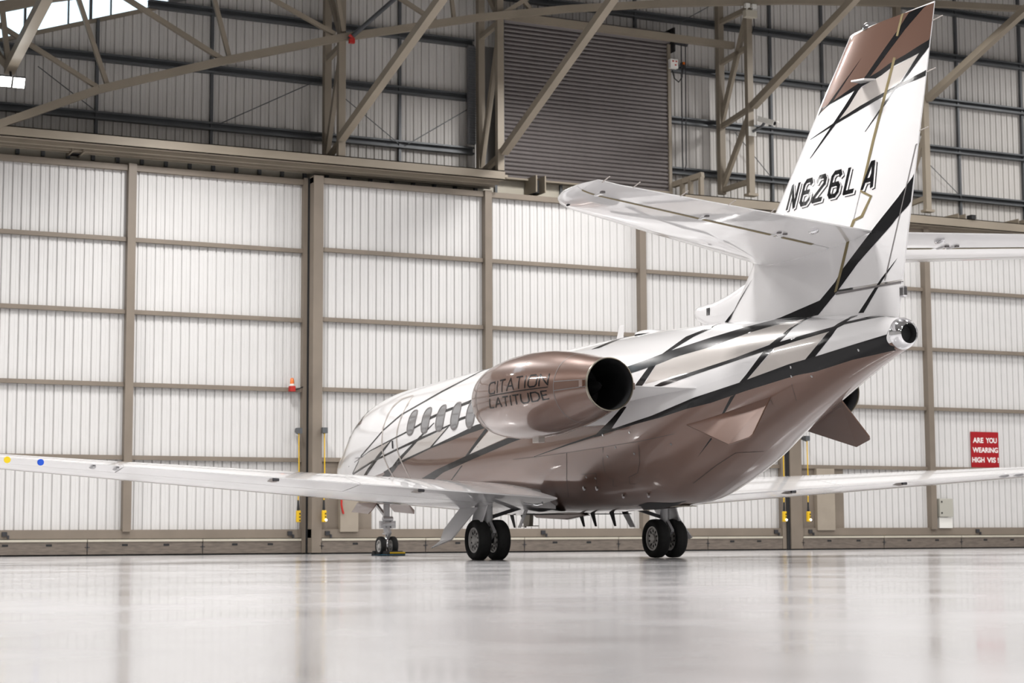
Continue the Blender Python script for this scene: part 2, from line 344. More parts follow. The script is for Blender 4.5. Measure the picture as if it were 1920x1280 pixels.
# paint layout, in the coordinates of the skin it lies on: fuselage (x, angle), fin (x, z)
FUS_PAINT = {
 'seams': [
  [(-2.686,-0.3468),(-2.575,-0.5023),(-2.514,-0.6333),(-2.552,-0.7101),(-2.632,-0.7314),(-2.511,-0.8305),(-2.619,-0.8389),(-2.624,-0.8455),(-2.516,-0.8371),(-2.638,-0.7374),(-2.558,-0.716),(-2.522,-0.6389),(-2.584,-0.5074),(-2.696,-0.3514)],
  [(-3.606,-0.3838),(-3.557,-0.4778),(-3.491,-0.5771),(-3.32,-0.6998),(-3.061,-0.7347),(-2.96,-0.8325),(-3.098,-0.8463),(-3.102,-0.853),(-2.965,-0.8391),(-3.067,-0.7407),(-3.326,-0.7058),(-3.498,-0.5827),(-3.565,-0.4834),(-3.614,-0.3892)],
  [(0.145,-0.3459),(-0.205,-0.3461),(-0.545,-0.3476),(-0.808,-0.347),(-1.067,-0.3467),(-1.32,-0.3465),(-1.57,-0.3461),(-1.836,-0.344),(-2.096,-0.3426),(-2.35,-0.3419),(-2.598,-0.3417),(-2.822,-0.3414),(-3.039,-0.3415),(-3.25,-0.3429),(-3.453,-0.346),(-3.648,-0.3546),(-3.848,-0.3692),(-4.039,-0.3875),(-4.223,-0.4073),(-4.398,-0.4321),(-4.405,-0.4389),(-4.23,-0.4137),(-4.047,-0.3936),(-3.856,-0.3751),(-3.657,-0.3601),(-3.463,-0.3509),(-3.259,-0.3476),(-3.05,-0.3462),(-2.833,-0.346),(-2.609,-0.3463),(-2.361,-0.3465),(-2.107,-0.3472),(-1.848,-0.3485),(-1.582,-0.3507),(-1.333,-0.3511),(-1.079,-0.3514),(-0.821,-0.3517),(-0.558,-0.3523),(-0.218,-0.3509),(0.131,-0.3507)],
  [(-1.618,-0.3482),(-1.548,-0.4492),(-1.453,-0.5587),(-1.327,-0.6795),(-1.207,-0.7982),(-1.038,-0.9359),(-1.041,-0.9437),(-1.213,-0.8048),(-1.335,-0.6854),(-1.463,-0.564),(-1.559,-0.4541),(-1.63,-0.3528)],
  [(-6.553,-0.3601),(-6.496,-0.6235),(-6.451,-0.8019),(-6.384,-0.984),(-6.384,-0.9981),(-6.452,-0.8151),(-6.499,-0.6362),(-6.558,-0.3724)],
  [(-5.398,-0.5475),(-5.531,-0.5661),(-5.662,-0.5839),(-5.792,-0.6015),(-5.921,-0.6192),(-6.049,-0.6376),(-6.096,-0.7103),(-6.072,-0.8031),(-6.073,-0.8148),(-6.098,-0.7217),(-6.052,-0.6485),(-5.924,-0.6297),(-5.795,-0.6115),(-5.666,-0.5936),(-5.535,-0.5754),(-5.402,-0.5566)],
  [(-1.836,-0.6146),(-2.053,-0.6193),(-2.264,-0.6246),(-2.118,-0.7692),(-2.124,-0.7754),(-2.273,-0.6301),(-2.061,-0.6248),(-1.845,-0.6201)],
  [(-4.088,-1.1636),(-4.248,-1.1474),(-4.4,-1.1348),(-4.546,-1.1252),(-4.686,-1.1185),(-4.868,-1.1354),(-5.036,-1.163),(-5.111,-1.2678),(-5.171,-1.3838),(-5.212,-1.5138),(-5.205,-1.5277),(-5.166,-1.3963),(-5.108,-1.2792),(-5.034,-1.1735),(-4.867,-1.1455),(-4.684,-1.1282),(-4.544,-1.1349),(-4.398,-1.1443),(-4.246,-1.157),(-4.085,-1.1732)],
 ],
 'well': [
  [(-2.517,-1.2772),(-2.855,-1.2318),(-3.015,-1.2677),(-3.159,-1.3102),(-3.284,-1.3614),(-3.571,-1.3969),(-3.13,-1.486),(-2.867,-1.5164),(-2.51,-1.572),(-2.353,-1.5523),(-2.175,-1.5352)],
 ],
 'tan': [
  [(-3.982,0.4699),(-4.163,0.5015),(-4.339,0.532),(-4.492,0.556),(-4.64,0.5816),(-4.783,0.6102),(-4.921,0.6419),(-5.052,0.6769),(-5.179,0.7154),(-5.301,0.7576),(-5.418,0.8038),(-5.563,0.8264),(-5.703,0.8509),(-5.84,0.8796),(-5.972,0.9151),(-6.098,0.96),(-6.101,0.9992),(-6.228,1.0413),(-6.347,1.0941),(-6.458,1.1614),(-6.486,0.9352),(-6.46,0.7784),(-6.411,0.6526),(-6.349,0.5463),(-6.277,0.4536),(-6.159,0.4139),(-6.039,0.3791),(-5.916,0.3488),(-5.791,0.3229),(-5.663,0.3001),(-5.521,0.2898),(-5.376,0.2797),(-5.226,0.2694),(-5.074,0.2595),(-4.917,0.2498),(-4.751,0.2489),(-4.579,0.2481),(-4.402,0.2479),(-4.22,0.2458),(-4.033,0.2395),(-3.841,0.2312),(-3.924,0.3459)],
  [(-6.321,0.3099),(-6.439,0.3358),(-6.554,0.3644),(-6.668,0.396),(-6.798,0.419),(-6.925,0.4473),(-7.049,0.483),(-7.171,0.5276),(-7.106,0.3884),(-7.05,0.2214),(-6.981,0.0764),(-6.902,-0.0549),(-6.814,-0.1757),(-6.695,-0.1571),(-6.573,-0.1395),(-6.46,-0.1441),(-6.345,-0.1485),(-6.23,-0.1522),(-6.113,-0.155),(-5.995,-0.1568),(-5.876,-0.1573),(-5.978,-0.0795),(-6.075,0.0061),(-6.166,0.0973),(-6.248,0.1979)],
  [(0.811,-0.0291),(0.54,-0.0264),(0.231,-0.1189),(0.514,-0.1411),(0.803,-0.1643),(1.098,-0.1887),(1.401,-0.2144),(1.711,-0.2421),(1.471,-0.1804),(1.242,-0.1241),(1.023,-0.0733)],
  [(3.884,-0.0609),(3.533,-0.0345),(3.189,-0.0141),(2.852,-0.0001),(2.523,0.0315),(2.439,0.0584),(2.683,-0.0136),(2.939,-0.0677),(3.209,-0.1357),(3.566,-0.1742),(3.936,-0.2211),(4.33,-0.2809),(4.75,-0.3481),(4.423,-0.2368),(4.139,-0.1406)],
  [(5.017,-0.012),(5.308,-0.1036),(5.639,-0.196),(6.013,-0.2898),(6.438,-0.3378),(6.924,-0.3798),(7.504,-0.4066),(7.013,-0.2958),(6.637,-0.1795),(6.171,-0.1387),(5.772,-0.0912),(5.401,-0.0422)],
 ],
 'black': [
  [(-6.711,1.5517),(-6.568,1.5275),(-6.399,1.5282),(-6.254,1.5024),(-6.084,1.5005),(-5.939,1.4733),(-5.792,1.4458),(-5.768,1.312),(-5.723,1.1989),(-5.64,1.127),(-5.541,1.0715),(-5.434,1.0251),(-5.312,0.9648),(-5.182,0.9121),(-5.045,0.8657),(-4.9,0.8251),(-4.765,0.7875),(-4.624,0.7547),(-4.476,0.7256),(-4.323,0.6989),(-4.165,0.6734),(-3.999,0.6384),(-3.848,0.6114),(-3.693,0.5851),(-3.533,0.5587),(-3.368,0.5316),(-3.198,0.5048),(-2.886,0.4653),(-3.039,0.3516),(-3.216,0.3765),(-3.387,0.4016),(-3.603,0.4276),(-3.81,0.4514),(-4.011,0.4747),(-4.174,0.5081),(-4.332,0.5411),(-4.486,0.5536),(-4.637,0.5667),(-4.783,0.5815),(-4.924,0.598),(-5.061,0.616),(-5.179,0.647),(-5.293,0.6804),(-5.404,0.7161),(-5.512,0.7544),(-5.615,0.7965),(-5.746,0.8337),(-5.872,0.8776),(-5.991,0.9315),(-6.101,0.9992),(-6.225,1.0457),(-6.34,1.1045),(-6.444,1.1812),(-6.482,1.4982),(-6.597,1.527)],
  [(-4.506,1.3262),(-4.508,1.1688),(-4.448,1.0704),(-4.356,0.9949),(-4.244,0.9323),(-4.189,0.8188),(-4.104,0.7231),(-3.999,0.6384),(-4.165,0.6734),(-4.282,0.7435),(-4.383,0.8225),(-4.464,0.9151),(-4.56,0.9939),(-4.628,1.0931),(-4.493,1.3708)],
  [(-3.815,0.456),(-3.732,0.3499),(-3.628,0.2501),(-3.589,0.2121),(-3.763,0.1975),(-3.815,0.2337),(-3.911,0.3472),(-3.982,0.4699)],
  [(-4.079,0.1793),(-4.227,0.2097),(-4.407,0.22),(-4.582,0.229),(-4.753,0.239),(-4.917,0.2498),(-5.074,0.2595),(-5.226,0.2694),(-5.376,0.2797),(-5.521,0.2898),(-5.663,0.3001),(-5.799,0.3201),(-5.933,0.3433),(-6.064,0.3709),(-6.193,0.403),(-6.309,0.421),(-6.422,0.4411),(-6.535,0.463),(-6.646,0.4872),(-6.781,0.5146),(-6.914,0.5483),(-7.042,0.5912),(-7.167,0.646),(-7.311,0.8245),(-7.423,0.9173),(-7.524,1.0499),(-7.595,1.276),(-7.636,1.6137),(-7.782,1.6882),(-7.952,1.7041),(-7.971,1.663),(-7.828,1.589),(-7.771,1.2612),(-7.683,1.0529),(-7.58,0.8949),(-7.465,0.7911),(-7.342,0.7173),(-7.215,0.5147),(-7.088,0.4668),(-6.958,0.4288),(-6.825,0.3991),(-6.69,0.3754),(-6.549,0.3488),(-6.406,0.3251),(-6.261,0.304),(-6.118,0.2827),(-5.973,0.2649),(-5.826,0.2508),(-5.677,0.2396),(-5.539,0.2308),(-5.397,0.2222),(-5.251,0.2132),(-5.103,0.2046),(-4.951,0.1962),(-4.798,0.1853),(-4.639,0.1747),(-4.477,0.1654),(-4.31,0.1557),(-4.134,0.1525)],
  [(-6.484,1.4989),(-6.458,1.1614),(-6.458,0.9324),(-6.404,0.7768),(-6.352,0.6245),(-6.281,0.4985),(-6.196,0.3905),(-6.146,0.3024),(-6.088,0.1985),(-6.021,0.1036),(-5.947,0.0163),(-5.868,-0.0659),(-5.749,-0.155),(-5.823,-0.2438),(-5.876,-0.1573),(-5.979,-0.0756),(-6.075,0.0141),(-6.165,0.1102),(-6.246,0.2163),(-6.316,0.3349),(-6.373,0.4289),(-6.436,0.593),(-6.468,0.7975),(-6.514,0.9421),(-6.516,1.149),(-6.519,1.3857),(-6.616,1.4957)],
  [(-5.551,-0.3257),(-5.418,-0.4373),(-5.273,-0.5385),(-5.241,-0.559),(-5.271,-0.576),(-5.363,-0.5195),(-5.51,-0.4248),(-5.647,-0.321)],
  [(-4.954,-0.7316),(-4.911,-0.7439),(-4.735,-0.8),(-4.547,-0.8601),(-4.69,-0.8225),(-4.827,-0.7867),(-4.957,-0.7537)],
  [(-7.233,1.5614),(-7.274,1.223),(-7.272,0.9444),(-7.173,0.6242),(-7.121,0.4004),(-7.062,0.2283),(-6.989,0.08),(-6.906,-0.0535),(-6.814,-0.1757),(-6.787,-0.2585),(-6.955,-0.2472),(-6.98,-0.1707),(-7.076,-0.0162),(-7.159,0.1509),(-7.227,0.3461),(-7.265,0.6215),(-7.338,0.8761),(-7.365,1.1977),(-7.34,1.5953)],
  [(-8.05,0.1754),(-8.025,-0.0553),(-7.906,-0.0902),(-7.785,-0.1186),(-7.663,-0.1404),(-7.54,-0.1549),(-7.43,-0.1653),(-7.319,-0.1705),(-7.208,-0.1722),(-7.095,-0.172),(-6.98,-0.1707),(-6.846,-0.1609),(-6.711,-0.1501),(-6.573,-0.1395),(-6.46,-0.1441),(-6.345,-0.1485),(-6.23,-0.1522),(-6.113,-0.155),(-5.995,-0.1568),(-5.876,-0.1573),(-5.748,-0.1594),(-5.616,-0.1524),(-5.482,-0.1451),(-5.344,-0.1381),(-5.203,-0.1309),(-5.059,-0.1233),(-4.912,-0.1164),(-4.775,-0.1196),(-4.633,-0.1233),(-4.489,-0.1262),(-4.342,-0.1294),(-4.189,-0.1342),(-4.032,-0.1418),(-3.84,-0.1439),(-3.642,-0.1476),(-3.434,-0.1571),(-3.218,-0.1695),(-2.995,-0.1829),(-2.787,-0.1953),(-2.572,-0.2078),(-2.352,-0.2205),(-2.128,-0.2336),(-1.899,-0.2472),(-1.665,-0.2614),(-1.403,-0.2811),(-1.136,-0.3011),(-0.863,-0.3217),(-0.583,-0.3433),(-0.598,-0.3469),(-0.872,-0.3286),(-1.139,-0.3111),(-1.401,-0.2941),(-1.657,-0.2772),(-1.92,-0.2623),(-2.177,-0.2482),(-2.427,-0.2347),(-2.672,-0.2216),(-2.878,-0.2111),(-3.078,-0.2008),(-3.272,-0.1911),(-3.462,-0.1824),(-3.645,-0.1769),(-3.843,-0.1799),(-4.034,-0.1853),(-4.219,-0.1921),(-4.399,-0.1981),(-4.572,-0.2064),(-4.742,-0.2154),(-4.901,-0.235),(-5.055,-0.2582),(-5.204,-0.2836),(-5.362,-0.299),(-5.517,-0.3132),(-5.668,-0.327),(-5.817,-0.3403),(-5.935,-0.3546),(-6.054,-0.3687),(-6.171,-0.3829),(-6.286,-0.3976),(-6.401,-0.413),(-6.514,-0.4299),(-6.626,-0.4485),(-6.77,-0.5045),(-6.911,-0.5667),(-7.022,-0.5917),(-7.131,-0.6187),(-7.24,-0.6481),(-7.347,-0.6792),(-7.454,-0.7111),(-7.565,-0.776),(-7.675,-0.8476),(-7.784,-0.9312),(-7.89,-1.0354),(-7.992,-1.176),(-8.05,-1.4917),(-8.05,-0.9405)],
  [(-3.323,-0.0086),(-3.433,-0.0123),(-3.295,-0.0651),(-3.15,-0.1226),(-2.995,-0.1829),(-2.7,-0.2282),(-2.501,-0.2333),(-2.589,-0.2019),(-2.817,-0.1442),(-3.033,-0.0889),(-3.181,-0.0469)],
  [(0.64,0.0678),(0.948,0.0357),(1.366,0.0171),(1.652,-0.0059),(1.944,-0.0228),(2.243,-0.0442),(2.549,-0.0677),(2.862,-0.0941),(3.183,-0.1244),(3.517,-0.1587),(3.861,-0.1995),(4.224,-0.2513),(4.607,-0.3101),(5.107,-0.412),(5.626,-0.4951),(5.629,-0.5359),(5.075,-0.4455),(4.54,-0.3342),(4.083,-0.2575),(3.659,-0.1955),(3.258,-0.1469),(2.917,-0.1195),(2.585,-0.0959),(2.26,-0.0744),(1.942,-0.0554),(1.633,-0.0391),(1.297,-0.0275),(0.967,-0.0172),(0.597,-0.0142)],
  [(-0.199,-0.1011),(0.233,-0.1266),(0.516,-0.1475),(0.805,-0.1693),(1.1,-0.1921),(1.402,-0.2162),(1.711,-0.2421),(2.048,-0.2763),(2.398,-0.3154),(2.761,-0.3582),(3.143,-0.4084),(3.496,-0.4737),(3.884,-0.5535),(4.353,-0.6666),(3.954,-0.6288),(3.591,-0.6065),(3.205,-0.5172),(2.86,-0.4436),(2.514,-0.4),(2.181,-0.36),(1.861,-0.3243),(1.547,-0.2943),(1.244,-0.2673),(0.947,-0.2418),(0.657,-0.2174),(0.374,-0.194),(0.097,-0.1714),(-0.241,-0.1503)],
  [(0.987,-0.0166),(1.19,-0.0652),(1.403,-0.1235),(1.627,-0.1888),(1.866,-0.2618),(1.668,-0.2375),(1.432,-0.1709),(1.208,-0.1104),(0.996,-0.0565),(0.791,-0.0121)],
  [(2.053,-0.3597),(2.401,-0.4682),(2.798,-0.5929),(2.731,-0.5926),(2.347,-0.4685),(2.011,-0.3604)],
  [(2.503,0.0462),(2.749,-0.0184),(3.007,-0.0729),(3.279,-0.1405),(3.162,-0.1306),(2.902,-0.0653),(2.654,-0.0131),(2.417,0.057)],
  [(1.053,0.2428),(1.47,0.1944),(1.975,0.165),(2.401,0.088),(2.742,0.053),(3.092,0.0193),(3.452,-0.0059),(3.82,-0.0278),(4.269,-0.0702),(4.74,-0.1284),(5.131,-0.1832),(5.539,-0.2287),(5.982,-0.2726),(6.409,-0.3232),(6.901,-0.3678),(7.487,-0.3971),(7.451,-0.4353),(6.898,-0.403),(6.425,-0.3585),(6.013,-0.309),(5.564,-0.2642),(5.149,-0.2179),(4.752,-0.161),(4.276,-0.1019),(3.823,-0.0566),(3.526,-0.0321),(3.235,-0.0127),(2.95,0.0017),(2.67,0.0324),(2.397,0.0638),(1.961,0.1244),(1.454,0.1541),(1.012,0.2007)],
  [(1.498,0.4517),(1.802,0.4165),(2.115,0.3811),(2.397,0.3599),(2.684,0.3391),(2.968,0.3056),(3.26,0.2732),(3.52,0.2253),(3.788,0.1779),(4.067,0.1314),(4.497,0.0816),(4.943,0.0269),(5.277,-0.0144),(5.635,-0.0546),(6.02,-0.0935),(6.459,-0.1554),(6.979,-0.2078),(7.65,-0.2305),(7.661,-0.24),(6.989,-0.2202),(6.467,-0.1706),(6.025,-0.1115),(5.639,-0.0739),(5.279,-0.0348),(4.942,0.005),(4.492,0.0577),(4.059,0.1053),(3.775,0.1457),(3.5,0.1869),(3.232,0.2283),(2.936,0.2604),(2.649,0.2937),(2.36,0.3145),(2.077,0.3356),(1.745,0.365),(1.422,0.3939)],
  [(-2.031,1.3784),(-1.82,1.3618),(-1.803,1.2415),(-1.798,1.1258),(-1.717,1.0492),(-1.605,0.9875),(-1.843,0.9901),(-1.973,1.0697),(-2.044,1.1783),(-2.042,1.3001),(-2.129,1.3743)],
  [(2.335,1.3182),(2.72,1.2482),(2.625,1.081),(2.705,0.989),(2.834,0.9167),(2.991,0.8549),(3.169,0.7999),(3.362,0.7496),(3.558,0.6903),(3.769,0.6349),(3.994,0.5831),(4.231,0.5339),(4.48,0.4857),(4.737,0.4377),(4.929,0.3646),(5.137,0.2937),(5.365,0.2248),(5.601,0.1299),(5.874,0.0381),(6.183,-0.0519),(6.561,-0.1377),(6.957,-0.2704),(7.487,-0.3971),(7.401,-0.4066),(6.891,-0.2816),(6.498,-0.1523),(6.141,-0.0689),(5.844,0.0178),(5.579,0.1058),(5.349,0.1961),(5.116,0.2643),(4.901,0.3342),(4.703,0.4059),(4.441,0.4529),(4.188,0.4996),(3.945,0.5474),(3.714,0.5974),(3.496,0.6504),(3.291,0.7065),(3.096,0.7574),(2.915,0.8127),(2.754,0.8739),(2.617,0.9441),(2.519,1.0291),(2.506,1.1499),(2.337,1.3158)],
  [(3.085,0.1585),(3.334,0.0814),(3.601,0.005),(3.847,-0.0426),(4.105,-0.1049),(4.382,-0.1811),(4.688,-0.2692),(5.152,-0.4254),(5.564,-0.518),(6.027,-0.615),(5.567,-0.6344),(4.9,-0.4245),(4.551,-0.2839),(4.255,-0.1924),(3.989,-0.1134),(3.742,-0.0487),(3.509,-0.0004),(3.264,0.0764),(3.039,0.1551)],
  [(4.943,0.0181),(5.252,-0.0818),(5.605,-0.1827),(5.955,-0.2884),(6.363,-0.396),(6.744,-0.4964),(6.557,-0.5087),(6.161,-0.4081),(5.801,-0.3064),(5.484,-0.2074),(5.166,-0.0953),(4.893,0.0152)],
 ],
 'doorline': [
  [(4.801,0.8479),(5.3,0.8384),(5.438,0.6778),(5.427,0.47),(5.427,0.2386),(5.4,0.0288),(5.398,-0.1401),(5.377,-0.2673),(5.342,-0.4472),(5.321,-0.6103),(5.272,-0.6119),(5.282,-0.4398),(5.321,-0.2609),(5.347,-0.1428),(5.347,0.0254),(5.365,0.2248),(5.355,0.4533),(5.354,0.651),(5.195,0.7968),(4.748,0.82)],
  [(4.801,0.8479),(4.694,0.6173),(4.685,0.376),(4.709,0.1697),(4.707,-0.0108),(4.685,-0.1777),(4.626,-0.319),(4.559,-0.4758),(4.553,-0.6195),(4.499,-0.6163),(4.497,-0.4643),(4.57,-0.3094),(4.636,-0.1778),(4.658,-0.0129),(4.655,0.1572),(4.623,0.3615),(4.617,0.5983),(4.715,0.8153)],
 ],
}
STUDS = [(-2.746,-0.2255),(-3.448,-0.2434),(-2.75,-0.4509),(-3.439,-0.4739),(-1.942,-0.6643),(-2.176,-0.6931),(-3.024,-0.3679),(-4.264,-0.5332),(-6.554,-0.4269),(-6.588,-0.2241),(-7.597,-0.4332),(-6.82,-0.6359)]
FUS_BROWN = [(-8.05,-1.3761),(-7.481,-0.5951),(-6.934,-0.4854),(-5.831,-0.287),(-5.218,-0.2357),(-4.748,-0.19),(-4.226,-0.1667),(-3.65,-0.1567),(-3.067,-0.1819),(-2.907,-0.139),(-1.666,-0.1169),(-0.204,-0.0746),(0.221,-0.0647),(0.596,-0.0004),(0.967,-0.0106),(1.632,-0.0234),(3.254,-0.1349),(4.53,-0.3213),(5.602,-0.5165)]
